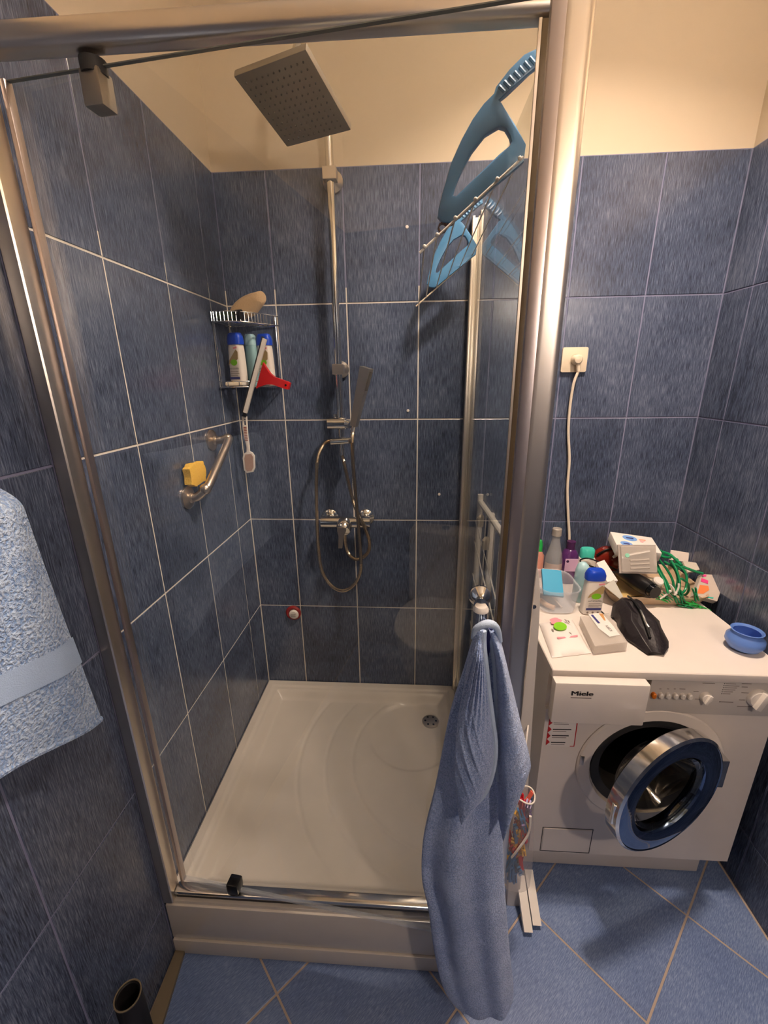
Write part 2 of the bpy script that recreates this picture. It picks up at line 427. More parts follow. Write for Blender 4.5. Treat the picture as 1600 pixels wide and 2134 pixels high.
tiled_wall('wall_back', (0, 0, 0), (1, 0, 0), 0, XR, js(.1764, XR)[:-1] + [XR] if abs(js(.1764, XR)[-2] - XR) > .05 else js(.1764, XR))
tiled_wall('wall_left', (0, 0, 0), (0, -1, 0), PI / 2, -YF, js(.1304, -YF))
tiled_wall('wall_right', (XR, 0, 0), (0, -1, 0), -PI / 2, -YF, js(.1265, -YF))
tiled_wall('wall_front', (0, YF, 0), (1, 0, 0), PI, XR, js(.1764, XR))
for k_, (x_, y_) in enumerate(((848, 473), (850, 856), (915, 1030))):  # small white discs on the back wall tiles
    p = at(x_, y_, 'y', 0); bm = nb(); lathe(bm, [(.001, .0002), (.0055, .0002), (.0045, .0022), (.001, .003)], p, (0, -1, 0), 12); obj('white_dot', bm, WPLAST, bpy.data.objects['wall_back'])
# loose beige trim strip along the left wall foot
bm = nb(); prism(bm, [[(.004, -.884), (.030, -.884), (.046, -1.02), (.05, -1.5), (.012, -1.5), (.008, -1.02)]], (0, 0, .0005), (1, 0, 0), (0, 1, 0), (0, 0, 1), .012)
struct('trim_1', bm, STRIP, smooth=0)

# ceiling lamp: three bulbs, above the picture
lx, ly, lz = LAMP_POS
L = thing('ceiling_lamp', 'three-bulb ceiling lamp hanging above the shower and washing machine', 'lamp', (lx, ly, ZC - .002))
bm = nb(); lathe(bm, [(.001, 0), (.13, 0), (.13, -.015), (.11, -.03), (.001, -.032)], (lx, ly, ZC - .002)); obj('base_plate', bm, CHROME, L)
bm = nb(); lathe(bm, [(.105, .055), (.150, -.135), (.153, -.135), (.108, .055)], (lx, ly, lz), seg=48, closed=True, cap=False); obj('shade', bm, mat('white_shade', (236, 230, 220), .6), L)  # unseen open shade, shaped to keep direct light off the upper walls
for k in range(3):
    a = 2 * PI * k / 3 + .4; bm = nb(); tube(bm, [(lx, ly, lz + .12), (lx + .106 * math.cos(a), ly + .106 * math.sin(a), lz + .05)], .003, 6, 1); obj('shade_arm', bm, CHROME, L)
for k in range(3):
    a = 2 * PI * k / 3 + .4; p = V((lx + .05 * math.cos(a), ly + .05 * math.sin(a), lz))
    bm = nb(); cyl(bm, p + V((0, 0, .13)), p + V((0, 0, .028)), .014, .018); s = obj('socket', bm, CHROME, L)
    bm = nb(); ball(bm, p, .03, seg=20); obj('bulb', bm, BULB, s)

# wall lamp behind the camera
ml = V((1.52, YF + .10, 2.08))
L2 = thing('wall_lamp', 'small globe wall lamp on the wall facing the shower', 'lamp', (ml.x, YF + .001, ml.z))
bm = nb(); lathe(bm, [(.001, .001), (.05, .001), (.05, .012), (.015, .02), (.012, .055)], (ml.x, YF, ml.z), (0, 1, 0)); obj('base', bm, CHROME, L2)
bm = nb(); ball(bm, ml, .05, seg=24); obj('globe', bm, mat('globe_bulb', (255, 240, 220), .3, emit=LAMP_COL, es=LAMP2_POWER), L2)

# ================================================================ SHOWER TRAY
T = thing('shower_tray', 'white square shower tray with a raised front skirt in the corner', 'shower tray', (.43, -.44, 0))
def tray_z(x, y):
    d = min(x - .004, .856 - x, -.004 - y, y + .874)
    s = lambda a, b, v: max(0, min(1, (v - a) / (b - a)))
    sm = lambda t: t * t * (3 - 2 * t)
    z = .202 - .006 * sm(s(.028, .034, d)) - .030 * sm(s(.045, .085, d))
    r = math.hypot(x - .66, y + .25)
    z -= .006 * sm(s(.175, .155, r)) if False else .006 * (1 - sm(s(.155, .175, r)))
    for R in (.36, .46, .56):
        q = math.hypot(x - .80, y + .35); 
        if d > .09: z -= .0030 * math.exp(-((q - R) / .0065) ** 2)
    return z
bm = nb(); NX = 190
grid = [[bm.verts.new((.004 + .852 * i / NX, -.874 + .870 * j / NX, tray_z(.004 + .852 * i / NX, -.874 + .870 * j / NX))) for j in range(NX + 1)] for i in range(NX + 1)]
for i in range(NX):
    for j in range(NX): bm.faces.new((grid[i][j], grid[i + 1][j], grid[i + 1][j + 1], grid[i][j + 1]))
edge = [grid[i][0] for i in range(NX + 1)] + [grid[NX][j] for j in range(1, NX + 1)] + [grid[i][NX] for i in range(NX - 1, -1, -1)] + [grid[0][j] for j in range(NX - 1, 0, -1)]
low = [bm.verts.new((v.co.x, v.co.y, .12)) for v in edge]
for k in range(len(edge)): bm.faces.new((edge[k], low[k], low[(k + 1) % len(low)], edge[(k + 1) % len(edge)]))
obj('basin', bm, TRAY, T, smooth=50)
bm = nb(); box(bm, (.003, -.880, .06), (.860, -.868, .192)); box(bm, (.852, -.880, .06), (.862, -.006, .192)); bev(bm, .003); obj('skirt', bm, TRAY, T)
bm = nb(); box(bm, (.003, -.884, .001), (.862, -.870, .056)); box(bm, (.850, -.884, .001), (.866, -.006, .056)); bev(bm, .003); obj('plinth_strip', bm, TRAY, T)
dp = at(897, 1503, 'z', .163)
bm = nb(); lathe(bm, [(.001, .0), (.036, .0), (.034, .004), (.02, .006), (.001, .0065)], (dp.x, dp.y, .1605)); d = obj('drain_cover', bm, ALU, T)
for k in range(6):
    a = k * PI / 3; bm = nb(); lathe(bm, [(.001, .0), (.0045, .0), (.0045, .001), (.001, .001)], (dp.x + .022 * math.cos(a), dp.y + .022 * math.sin(a), .1657), seg=10); obj('drain_hole', bm, BLACK, d)

# ================================================================ SHOWER ENCLOSURE
E_ = thing('shower_enclosure', 'chrome-framed glass shower enclosure with a pivot door left ajar', 'shower enclosure', (.43, -.86, .203))
bm = nb(); box(bm, (.003, -.888, 1.974), (.846, -.852, 2.008)); bev(bm, .0145, 6); obj('header_rail', bm, ALU, E_)
bm = nb(); box(bm, (.001, -.884, .204), (.030, -.846, 2.012)); bev(bm, .006, 3); obj('upright_profile', bm, ALU, E_)
bm = nb(); box(bm, (.030, -.872, .221), (.838, -.846, .233)); bev(bm, .003, 2); obj('bottom_rail', bm, CHROME, E_)
bm = nb(); box(bm, (.031, -.866, .204), (.838, -.850, .2208)); obj('rail_shade_strip', bm, RUBBER, E_)  # dark strip standing in for the shade and reflections under the raised rail
bm = nb(); box(bm, (.838, -.888, .203), (.886, -.838, 2.045)); bev(bm, .016, 5); obj('corner_post', bm, ALU, E_)
bm = nb(); box(bm, (.818, -.884, .222), (.838, -.862, 1.970)); bev(bm, .002); obj('door_stop_seal', bm, SEAL, E_)
bm = nb(); box(bm, (.8140, -.8845, .222), (.8178, -.8800, 1.970)); obj('seal_bead', bm, ALU, E_)
bm = nb(); box(bm, (.857, -.836, .222), (.863, -.022, 2.005)); obj('side_pane', bm, GLASS, E_, smooth=0)
bm = nb(); box(bm, (.843, -.030, .203), (.852, -.002, 2.02)); box(bm, (.868, -.030, .203), (.879, -.002, 2.035)); box(bm, (.852, -.012, .203), (.868, -.002, 2.02)); bev(bm, .002); obj('upright_profile', bm, ALU, E_)
bm = nb(); box(bm, (.848, -.836, .203), (.872, -.030, .222)); bev(bm, .003); obj('bottom_rail', bm, CHROME, E_)
PV = V((.19, -.858, 0)); DA = math.radians(-6.6); DR = M.Rotation(DA, 3, 'Z')
def dpt(s, n, z): return V((PV.x, PV.y, 0)) + DR @ V((s, n, 0)) + V((0, 0, z))
def dbox(b, s0, s1, n0, n1, z0, z1):
    vs = box(b, (s0, n0, z0), (s1, n1, z1))
    for v in vs: v.co = dpt(v.co.x, v.co.y, v.co.z)
bm = nb(); dbox(bm, -.148, .632, -.003, .003, .242, 1.962); DOOR = obj('door', bm, GLASS, E_, smooth=0); DOOR['label'] = 'clear glass pivot door leaf'
bm = nb(); dbox(bm, .630, .648, -.009, .009, .230, 1.966); bev(bm, .002); obj('edge_profile', bm, ALUM, DOOR)
bm = nb(); dbox(bm, -.156, -.147, -.007, .007, .230, 1.964); bev(bm, .002); obj('edge_profile', bm, ALUM, DOOR)
bm = nb(); dbox(bm, -.147, .630, -.0031, .0031, 1.9615, 1.9630); obj('top_edge', bm, mat('glass_edge', (110, 112, 104), .3), DOOR)
bm = nb(); dbox(bm, -.147, .630, -.004, .004, .2345, .243); obj('bottom_sweep', bm, CLEARP, DOOR)
for z0, z1, m in ((1.912, 1.958, HEADG), (.234, .268, BLACK)):
    bm = nb(); dbox(bm, -.014, .018, -.014, .016, z0, z1); bev(bm, .004, 2); pb = obj('pivot_block', bm, m, DOOR)
    if z0 > 1: 
        bm = nb(); c = dpt(.002, 0, z1); cyl(bm, c - V((0, 0, .006)), c + V((0, 0, .012)), .018); obj('pivot_pin', bm, RUBBER, pb)
# handle
hp = dpt(.590, 0, 1.162)
nn = (DR @ V((0, -1, 0))).normalized()
H = nb(); lathe(H, [(.001, .002), (.019, .002), (.020, .008), (.016, .014), (.008, .020), (.007, .034), (.012, .038), (.001, .042)], hp, nn); 
h = obj('handle', H, CHROME, DOOR)
bm = nb(); b0 = hp + nn * .046; cyl(bm, b0 + V((0, 0, -.004)), b0 + V((0, 0, -.110)), .0125, .0115); obj('handle_bar', bm, CHROME, h)
bm = nb(); lathe(bm, [(.001, .004), (.010, .003), (.0128, -.002), (.0128, -.006), (.001, -.006)], b0, (0, 0, 1)); obj('handle_cap', bm, WPLAST, h)

# ================================================================ SHOWER COLUMN
S = thing('shower_column', 'chrome shower riser with a square rain head on the blue wall', 'shower', (.395, -.055, 1.30))
rx, ry = .397, -.055
hc = V((.369, -.356, 2.161)); 
hn = V((.128, .273, .953)).normalized(); hx = V((.928, -.372, -.018)).normalized(); hy = hn.cross(hx).normalized(); hx = hy.cross(hn)
HM = M((hx, hy, hn)).transposed()
top = hc + hn * .075
bm = nb(); tube(bm, [(rx, ry, 1.33), (rx, ry, 1.8), (rx, ry, 2.20), (rx - .001, ry - .008, 2.262), (rx - .005, ry - .045, 2.29), (rx - .02, ry - .16, 2.30), tuple(top + V((.004, .04, .06))), tuple(top + V((0, 0, .045))), tuple(top)], .0125, 14, 8); obj('riser_pipe', bm, CHROME, S)
bm = nb(); vs = box(bm, (-.1, -.1, 0), (.1, .1, .016)); bev(bm, .004, 2)
for v in bm.verts: v.co = hc + HM @ v.co
HEAD = obj('shower_head', bm, HEADG, S)
bm = nb()
for i in range(11):
    for j in range(11):
        p = hc + HM @ V((-.08 + .016 * i, -.08 + .016 * j, 0)); cyl(bm, p + hn * .001, p - hn * .0025, .0026, .0018, 6)
nz = obj('nozzles', bm, NOZZ, HEAD); nz['kind'] = 'stuff'
bm = nb(); cyl(bm, hc + hn * .016, hc + hn * .05, .02, .013); ball(bm, tuple(hc + hn * .055), .017); obj('swivel_joint', bm, CHROME, HEAD)
for z, s in ((2.135, 1.25), (1.563, 1.15)):
    bm = nb(); lathe(bm, [(.001, -.0), (.026 * s, 0), (.026 * s, .008), (.014, .022), (.011, .05)], (rx, -.001, z), (0, -1, 0)); 
    box(bm, (rx - .017 * s, ry - .018, z - .017), (rx + .017 * s, ry + .015, z + .017)); bev(bm, .003, 1); obj('pipe_clip', bm, ALU, S)
zs_ = at(712, 882, 'y', -.06).z
bm = nb(); cyl(bm, (rx - .045, ry - .012, zs_), (rx + .018, ry - .012, zs_), .021, seg=24); cyl(bm, (rx + .016, ry - .016, zs_), (rx + .040, ry - .030, zs_ - .004), .015, .013); cyl(bm, (rx - .02, ry, zs_ + .02), (rx - .02, ry, zs_ + .032), .006); obj('slide_holder', bm, CHROME, S)
zd = at(712, 917, 'y', -.06).z
bm = nb(); cyl(bm, (rx - .038, ry - .006, zd - .006), (rx + .046, ry - .012, zd), .0125); cyl(bm, (rx, ry, zd + .03), (rx, ry, zd - .032), .0085); cyl(bm, (rx, ry, zd - .030), (rx, ry, zd - .056), .0105); cyl(bm, (rx + .030, ry - .012, zd - .002), (rx + .040, ry - .036, zd - .002), .008); bev(bm, .0015, 1); obj('diverter', bm, CHROME, S)
# feed hose diverter -> mixer
def hpts(lst): return [tuple(at(x, y, 'y', d)) for x, y, d in lst]
bm = nb(); tube(bm, [(rx, ry, zd - .05)] + hpts([(718, 970, -.066), (732, 1030, -.075), (742, 1062, -.082), (758, 1095, -.086), (769, 1125, -.075), (768, 1148, -.06), (755, 1162, -.055), (740, 1165, -.055), (727, 1155, -.05), (720, 1135, -.05), (719, 1110, -.045), (722, 1088, -.045)]), .0068, 8, 22, ribs=.07); obj('feed_hose', bm, HOSE, S)
# hand shower + hose
hs0, hs1 = at(737, 888, 'y', -.115), at(764, 766, 'y', -.14)
HS = thing('hand_shower', 'chrome stick hand shower with a long flexible steel hose', 'hand shower', tuple(hs0))
bm = nb(); dv = (hs1 - hs0); u_ = V((.93, -.36, 0)).normalized(); w_ = dv.normalized().cross(u_).normalized(); u_ = w_.cross(dv.normalized())
rings(bm, [[hs0 + dv * t + u_ * (a * w) + w_ * (b * q) for a, b in ((-1, -1), (1, -1), (1, 1), (-1, 1))] for t, w, q in ((0, .011, .010), (.25, .013, .012), (.62, .016, .013), (1, .019, .014))]); bev(bm, .0025, 2); obj('handle', bm, mat('satin_steel', (206, 198, 188), .38, 1.0), HS)
bm = nb(); f0 = hs0 + dv * .62 - w_ * 0; pl = u_ * .0185
n_s = u_
rings(bm, [[hs0 + dv * t + u_ * (w + .0006) + w_ * (b * .010) + u_ * k for b, k in ((-1, 0), (1, 0), (1, .0012), (-1, .0012))] for t, w in ((.64, .0160), (.96, .0184))]); obj('spray_face', bm, HEADG, HS)
bm = nb(); cyl(bm, hs0 + dv * .01, hs0 - dv * .13 + V((0, 0, 0)), .0085, .0075); obj('hose_nut', bm, CHROME, HS)
bm = nb(); tube(bm, [tuple(hs0 - dv * .08)] + hpts([(734, 930, -.118), (737, 985, -.118), (742, 1045, -.118), (748, 1110, -.115), (752, 1165, -.112), (750, 1195, -.108), (736, 1220, -.105), (714, 1231, -.102), (690, 1220, -.098), (671, 1190, -.095), (663, 1140, -.09), (660, 1070, -.085), (659, 1000, -.08), (662, 955, -.074), (672, 930, -.068)]) + [(rx - .050, ry - .007, zd - .004), (rx - .034, ry - .006, zd - .005)], .0066, 8, 26, ribs=.07); obj('hose', bm, HOSE, HS)
# mixer
zm = 1.0; MX = thing('shower_mixer', 'chrome single-lever shower mixer on the tiled wall', 'tap', (.401, -.05, .96))
for x in (.329, .473):
    bm = nb(); lathe(bm, [(.001, 0), (.034, 0), (.034, .004), (.026, .013), (.018, .016), (.015, .05)], (x, -.001, zm), (0, -1, 0)); obj('escutcheon', bm, CHROME, MX)
bm = nb(); cyl(bm, (.306, -.062, zm), (.496, -.062, zm), .0225, seg=24); bev(bm, .005, 2, 60); obj('body', bm, CHROME, MX)
bm = nb(); lathe(bm, [(.001, 0), (.028, 0), (.030, .01), (.029, .034), (.024, .044), (.001, .047)], (.398, -.066, zm), (0, -.86, -.5)); c_ = obj('cartridge', bm, CHROME, MX)
bm = nb(); tip = at(709, 1142, 'y', -.118); st = at(712, 1106, 'y', -.118)
rings(bm, [[p + V((a * w, b * .004 , 0)) for a, b in ((-1, -1), (1, -1), (1, 1), (-1, 1))] for p, w in ((st + V((0, 0, .012)), .016), (st, .017), (st.lerp(tip, .3), .010), (st.lerp(tip, .7), .0085), (tip, .0075))]); bev(bm, .002, 2); obj('lever', bm, NICKEL, MX)
# red-ringed disc
rp = at(612, 1276, 'y', 0)
D = thing('wall_disc', 'red ring with a white round centre stuck low on the shower wall', 'wall disc', (rp.x, -.001, rp.z - .032))
bm = nb(); lathe(bm, [(.018, .0005), (.033, .0005), (.034, .006), (.028, .011), (.021, .010), (.018, .006)], (rp.x, 0, rp.z), (0, -1, 0), cap=False, closed=True); obj('ring', bm, mat('brick_red', (150, 30, 26), .4), D)
bm = nb(); lathe(bm, [(.001, .0005), (.0215, .0005), (.0215, .012), (.016, .0165), (.001, .017)], (rp.x + .003, 0, rp.z - .004), (0, -1, 0)); cdo = obj('centre', bm, WPLAST, D)
for k in range(2):
    bm = nb(); box(bm, (rp.x - .008, -.0186, rp.z - .010 + k * .008), (rp.x + .013, -.0172, rp.z - .0085 + k * .008)); obj('print', bm, GREYINK, cdo)

# ================================================================ CORNER SHELF
SH = thing('corner_shelf', 'two-tier chrome wire corner shelf hanging in the shower corner', 'shelf', (.05, -.05, 1.515))
zt, zb = at(510, 672, 'y', -.11).z, at(530, 806, 'y', -.11).z
fr_pts = [(.006, -.150), (.06, -.148), (.115, -.115), (.150, -.065), (.182, -.006)]
def shelf_outline(z, k=1.): return [(x * k, y * k, z) for x, y in fr_pts]
for z, hgt in ((zt, .030), (zb, .018)):
    bm = nb(); tube(bm, shelf_outline(z), .0024, 8, 6); tube(bm, [(.006, -.150, z), (.006, -.006, z), (.182, -.006, z)], .0024, 8, 1)
    tube(bm, shelf_outline(z + hgt), .0018, 8, 6); B_ = obj('basket', bm, CHROME, SH)
    P = smooth_pts([V(p) for p in shelf_outline(z)], 5)
    for k in range(0, len(P), 1):
        if z == zb and k % 3: continue
        bm = nb(); p = P[k]; tube(bm, [p, p + V((0, 0, hgt))], .0013, 6, 1); obj('upright_wire', bm, CHROME, B_)
    for k in range(9):
        t = (k + 1) / 10; x = .006 + .176 * t; y = -.148 * (1 - t ** 1.6)
        bm = nb(); tube(bm, [(x, -.007, z), (x, y, z)], .0013, 6, 1); obj('floor_wire', bm, CHROME, B_)
for x, y in ((.008, -.142), (.172, -.008), (.008, -.008)):
    bm = nb(); tube(bm, [(x, y, zb), (x, y, zt + .03)], .0026, 8, 1); obj('upright', bm, CHROME, SH)

def bottle_a(name, label, loc, rz, hgt=.185, w=.034, d=.020, group=None, lean=0.):
    """white flat shampoo bottle with blue cap and printed label"""
    B = thing(name, label, 'bottle', loc, group, (lean, 0, rz))
    bm = nb(); hb = hgt * .80
    loft(bm, [(0, w * .9, d * .85), (.004, w, d), (hb * .5, w * .97, d), (hb * .88, w * .90, d * .95), (hb, w * .82, d * .86)], (0, 0, 0), 28, 3.4); obj('body', bm, WPLAST, B, True)
    bm = nb(); loft(bm, [(hb - .003, w * .96, d * .98), (hb + .012, w * .97, d * 1.0), (hgt - .009, w * .86, d * .92), (hgt - .002, w * .74, d * .8), (hgt, w * .66, d * .7)], (0, 0, 0), 28, 3.2); obj('cap', bm, BLUECAP, B, True)
    O = (0, -d - .0006, 0); U, N, Dn = (1, 0, 0), (0, 0, 1), (0, -1, 0)
    def pr(nm, loop, m, dz=.0004): 
        b = nb(); prism(b, [loop], O, U, N, Dn, dz); return obj(nm, b, m, B, True, 0)
    pr('leaf_print', [(-.024, hb * .50), (-.018, hb * .62), (-.004, hb * .72), (.016, hb * .86), (.024, hb * .80), (.022, hb * .64), (.008, hb * .58), (-.012, hb * .56)], mat(name + '_leaf', (176, 150, 104), .5))
    pr('badge', ell(.015, .010, 18, .002, hb * .56), LIME, .0008)
    pr('red_print', [(.006, hb * .87), (.022, hb * .89), (.022, hb * .93), (.004, hb * .91)], PINK, .0006)
    pr('band', [(-.024, hb * .16), (.022, hb * .16), (.022, hb * .22), (-.024, hb * .22)], NAVY)
    for k, (a, q) in enumerate(((-.018, .018), (-.018, .022), (-.018, .014))): pr('text_line', [(a, hb * (.34 - .045 * k)), (q, hb * (.34 - .045 * k)), (q, hb * (.352 - .045 * k)), (a, hb * (.352 - .045 * k))], GREYINK)
    text('lettering', 'ANTI-SCHUPPEN', .0075, (-.021, -d - .0012, hb * .40), (1, 0, 0), (0, 0, 1), INK, B, width=.042, local=True)
    for k in range(3): pr('symbol', ell(.0035, .0035, 10, -.018 + .016 * k, hb * .09), GREYINK)
    return B
b1 = at(491, 806, 'y', -.085)
bottle_a('shampoo_bottle', 'white blue-capped shampoo bottle standing upright on the wire shelf, left of the squeegee', (.054, -.094, zb + .003), -.42, .172, .031, .018)
bottle_a('shampoo_bottle', 'white blue-capped shampoo bottle standing behind the red squeegee', (.136, -.040, zb + .003), -.35, .172, .030, .017)
G = thing('lotion_bottle', 'pale blue-green lotion bottle standing between two white shampoo bottles', 'bottle', (.086, -.040, zb + .003))
bm = nb(); loft(bm, [(0, .022, .015), (.125, .022, .015), (.137, .020, .014)], (.086, -.040, zb + .003), 22, 3, -.4); obj('body', bm, mat('pale_green', (150, 190, 196), .35), G)
bm = nb(); loft(bm, [(.136, .021, .015), (.165, .020, .014), (.172, .014, .010)], (.086, -.040, zb + .003), 22, 3, -.4); obj('cap', bm, AQUA, G)
bm = nb(); vs = box(bm, (.018, -.138, zb + .003), (.072, -.112, zb + .017), M.Rotation(.15, 3, 'Z')); bev(bm, .006, 3); tag(obj('soap_bar', bm, CREAMP), 'cream soap bar lying on the front of the lower wire shelf', 'soap')
# mitt on top shelf
bm = nb(); rr = []
for k, (t, wx, wy) in enumerate(((0, .030, .012), (.10, .042, .030), (.3, .050, .036), (.55, .046, .034), (.75, .036, .026), (.9, .027, .022), (1, .024, .016))):
    wx *= 1.25; wy *= 1.25; c = V((.050 + .105 * t, -.085 + .020 * t, zt + .003 + .082 * t ** .8)); ring = []
    for j in range(18):
        a = 2 * PI * j / 18; ring.append(c + V((.4 * wy * math.cos(a) - .2 * wx * math.sin(a) * (0), wy * math.cos(a) * .9, wx * .62 * math.sin(a) * (1 if math.sin(a) > 0 or t > .5 else .12 + t))))
    for p in ring: p.z = max(p.z, zt + .0035)
    rr.append(ring)
rings(bm, rr); mo = obj('wash_mitt', bm, BEIGE); tag(mo, 'beige terry wash mitt lying crumpled on the top wire shelf', 'wash mitt')
md = mo.modifiers.new('sub', 'SUBSURF'); md.levels = 1; md.render_levels = 1
gx = V((.045, -.118, zt + .020)); gd = V((.10, -.012, .002)).normalized()
TB = thing('tube_bottle', 'dark green bottle with a black cap lying on the top wire shelf', 'bottle', (gx.x, gx.y, zt + .003))
bm = nb(); cyl(bm, gx - gd * .035, gx + gd * .035, .0125, .0155, 18); obj('body', bm, DGREEN, TB)
bm = nb(); cyl(bm, gx + gd * .035, gx + gd * .053, .0165, seg=18); obj('cap', bm, BLACKM, TB)
# squeegee
q0, q1 = at(552, 706, 'y', -.13), at(511, 860, 'y', -.13); qm = at(540, 782, 'y', -.135); qh = at(604, 805, 'y', -.165)
SQ = thing('squeegee', 'red-handled window squeegee propped diagonally on the wire shelf front', 'squeegee', tuple(q1))
ax = (q0 - q1).normalized(); pn = V((ax.z, 0, -ax.x)).normalized(); fr = V((0, -1, 0))
def bar(p, q, a, b, c, d): # box bar between p,q with half sizes along pn / fr
    bmx = nb(); rings(bmx, [[z + pn * s * a + fr * t * b for s, t in ((-1, -1), (1, -1), (1, 1), (-1, 1))] for z in (p, q)]); return bmx
bm = bar(q0, q1, .0065, .005, 0, 0); bev(bm, .0012, 1); obj('blade_channel', bm, WPLAST, SQ)
bm = bar(q0 - pn * .0075 + ax * .004, q1 - pn * .0075 - ax * .004, .0045, .0012, 0, 0); obj('rubber_blade', bm, RUBBER, SQ)
bm = bar(q1 + ax * .003, q1 - ax * .014, .006, .0045, 0, 0); obj('end_clip', bm, BLACK, SQ)
bm = nb(); hd = (qh - qm); O_ = qm
rings(bm, [[qm + ax * a + pn * .004 + fr * t for a, t in ((.045, .009), (-.045, .009), (-.045, -.006), (.045, -.006))],
           [qm + hd * .14 + ax * a + fr * t for a, t in ((.034, .011), (-.034, .011), (-.034, -.008), (.034, -.008))],
           [qm + hd * .34 + ax * a + fr * t for a, t in ((.018, .013), (-.018, .013), (-.018, -.009), (.018, -.009))],
           [qm + hd * .5 + ax * a + fr * t for a, t in ((.0125, .014), (-.0125, .014), (-.0125, -.009), (.0125, -.009))],
           [qm + hd * .9 + ax * a + fr * t for a, t in ((.0125, .014), (-.0125, .014), (-.0125, -.009), (.0125, -.009))],
           [qm + hd * 1.0 + ax * a + fr * t for a, t in ((.011, .012), (-.011, .012), (-.011, -.007), (.011, -.007))]]); bev(bm, .003, 2, 20); hd_o = obj('handle', bm, RED, SQ)
bm = nb(); p = qm + hd * .90 + fr * .0135; cyl(bm, p, p + fr * .001, .0038, seg=12); obj('hanging_hole', bm, BLACK, hd_o)
# foot file hanging below
FF = thing('foot_file', 'white foot file with a ribbed handle hanging below the wire shelf', 'foot file', tuple(at(520, 985, 'y', -.12)))
def fpt(x, y): return at(x, y, 'y', -.125)
def ploop(l): return l
def pxprism(bmx, loops, y, th): # outline in photo pixels on plane y, thickness towards the back wall
    for k in range(1): pass
    L3 = [[at(a, b, 'y', y) for a, b in lp] for lp in loops]
    O = L3[0][0]; prism(bmx, [[(p.x - O.x, p.z - O.z) for p in lp] for lp in L3], O, (1, 0, 0), (0, 0, 1), (0, 1, 0), th)
bm = nb(); pxprism(bm, [[(503, 868), (514, 868), (516, 905), (519, 930), (520, 941), (525, 943), (530, 950), (531, 975), (527, 984), (514, 986), (508, 980), (505, 955), (507, 946), (513, 942), (513, 932), (508, 910), (505, 895)], [(507, 873), (511, 873), (512, 886), (508, 886)]], -.125, .008); bev(bm, .0015, 1, 50); fo = obj('body', bm, WPLAST, FF)
bm = nb(); pxprism(bm, [[(511, 947), (523, 946), (527, 952), (528, 974), (524, 981), (515, 982), (511, 977), (509, 955)]], -.1262, .0012); obj('rasp_pad', bm, mat('rasp_pad', (176, 142, 124), .9, bump=(500, .6, .002)), FF)
for k in range(9):
    bm = nb(); y = 890 + 3.4 * k; x = 507.5 + .35 * k; pxprism(bm, [[(x, y), (x + 6, y - .3), (x + 6.1, y + 1.3), (x + .1, y + 1.6)]], -.1258, .0009); obj('grip_rib', bm, mat('rib_brown', (150, 70, 50), .6) if k == 0 else MATS['rib_brown'], fo)

# ================================================================ GRAB BAR + SPONGE
GB = thing('grab_bar', 'angled metal grab bar screwed to the left shower wall', 'grab bar', (.03, -.35, 1.2))
ga, gb_ = V((.0, -.255, 1.345)), V((0, -.452, 1.205))
e1, e2 = at(478, 914, 'x', .062), at(432, 1018, 'x', .062)
bm = nb(); tube(bm, [ga, V((.03, ga.y, ga.z)), V((.055, e1.y - .004, e1.z)), e1.lerp(e2, .08), e1.lerp(e2, .5), e1.lerp(e2, .92), V((.055, e2.y, e2.z - .004)), V((.03, gb_.y, gb_.z + .002)), gb_], .0125, 16, 6); obj('bar', bm, NICKEL, GB)
for p in (ga, gb_):
    bm = nb(); lathe(bm, [(.001, .0005), (.034, .0005), (.034, .006), (.026, .011), (.016, .014), (.014, .02)], p, (1, 0, 0)); obj('flange', bm, NICKEL, GB)
for p in (e1, e2):
    bm = nb(); ball(bm, (.056, p.y, p.z - (.002 if p is e2 else 0)), .0165, seg=18); obj('elbow', bm, NICKEL, GB)
sp = at(411, 987, 'x', .024); bm = nb(); lp = []
for k in range(28):
    a = 2 * PI * k / 28; r = 1 + .07 * math.cos(7 * a)
    lp.append((.046 * r * math.copysign(abs(math.cos(a)) ** .5, math.cos(a)), .032 * r * math.copysign(abs(math.sin(a)) ** .5, math.sin(a))))
prism(bm, [lp], (.006, sp.y, sp.z), (0, 1, 0), (0, 0, 1), (1, 0, 0), .022); bev(bm, .003, 2, 50)
tag(obj('bath_sponge', bm, YELLOW), 'yellow wavy-edged bath sponge tucked behind the grab bar', 'sponge')

# ================================================================ HANGING AIRER
AY, BY = -.70, -.12
A = thing('hanging_airer', 'blue plastic hanging clothes airer with white wires hooked over the side glass', 'airer', (.78, -.40, 1.80))
outer = [(1122, 98), (1108, 104), (1092, 112), (1062, 142), (1034, 178), (1030, 192), (1008, 214), (985, 246), (962, 288), (940, 338), (922, 400), (914, 432), (912, 450), (922, 462), (938, 464), (952, 456), (1092, 336), (1097, 300), (1072, 258), (1046, 213), (1040, 208), (1060, 190), (1108, 146), (1124, 134)]
hole = [(1042, 262), (1054, 266), (1063, 282), (1066, 294), (1062, 302), (1040, 322), (950, 408), (945, 406), (948, 392), (962, 358), (984, 316), (1012, 280)]
def arm(y, th=.018):
    pass
L3 = [[at(a, b, 'y', AY) for a, b in lp] for lp in (outer, hole)]
bm = nb(); O = L3[0][0]
prism(bm, [[(p.x, p.z) for p in lp] for lp in L3], (0, AY, 0), (1, 0, 0), (0, 0, 1), (0, 1, 0), .016); bev(bm, .004, 2, 55)
arm1 = obj('side_arm', bm, BLUEPL, A)
a2 = arm1.copy(); COL.objects.link(a2); a2.parent = A; a2.location = (0, BY - AY, 0); WL[a2] = WL[A]
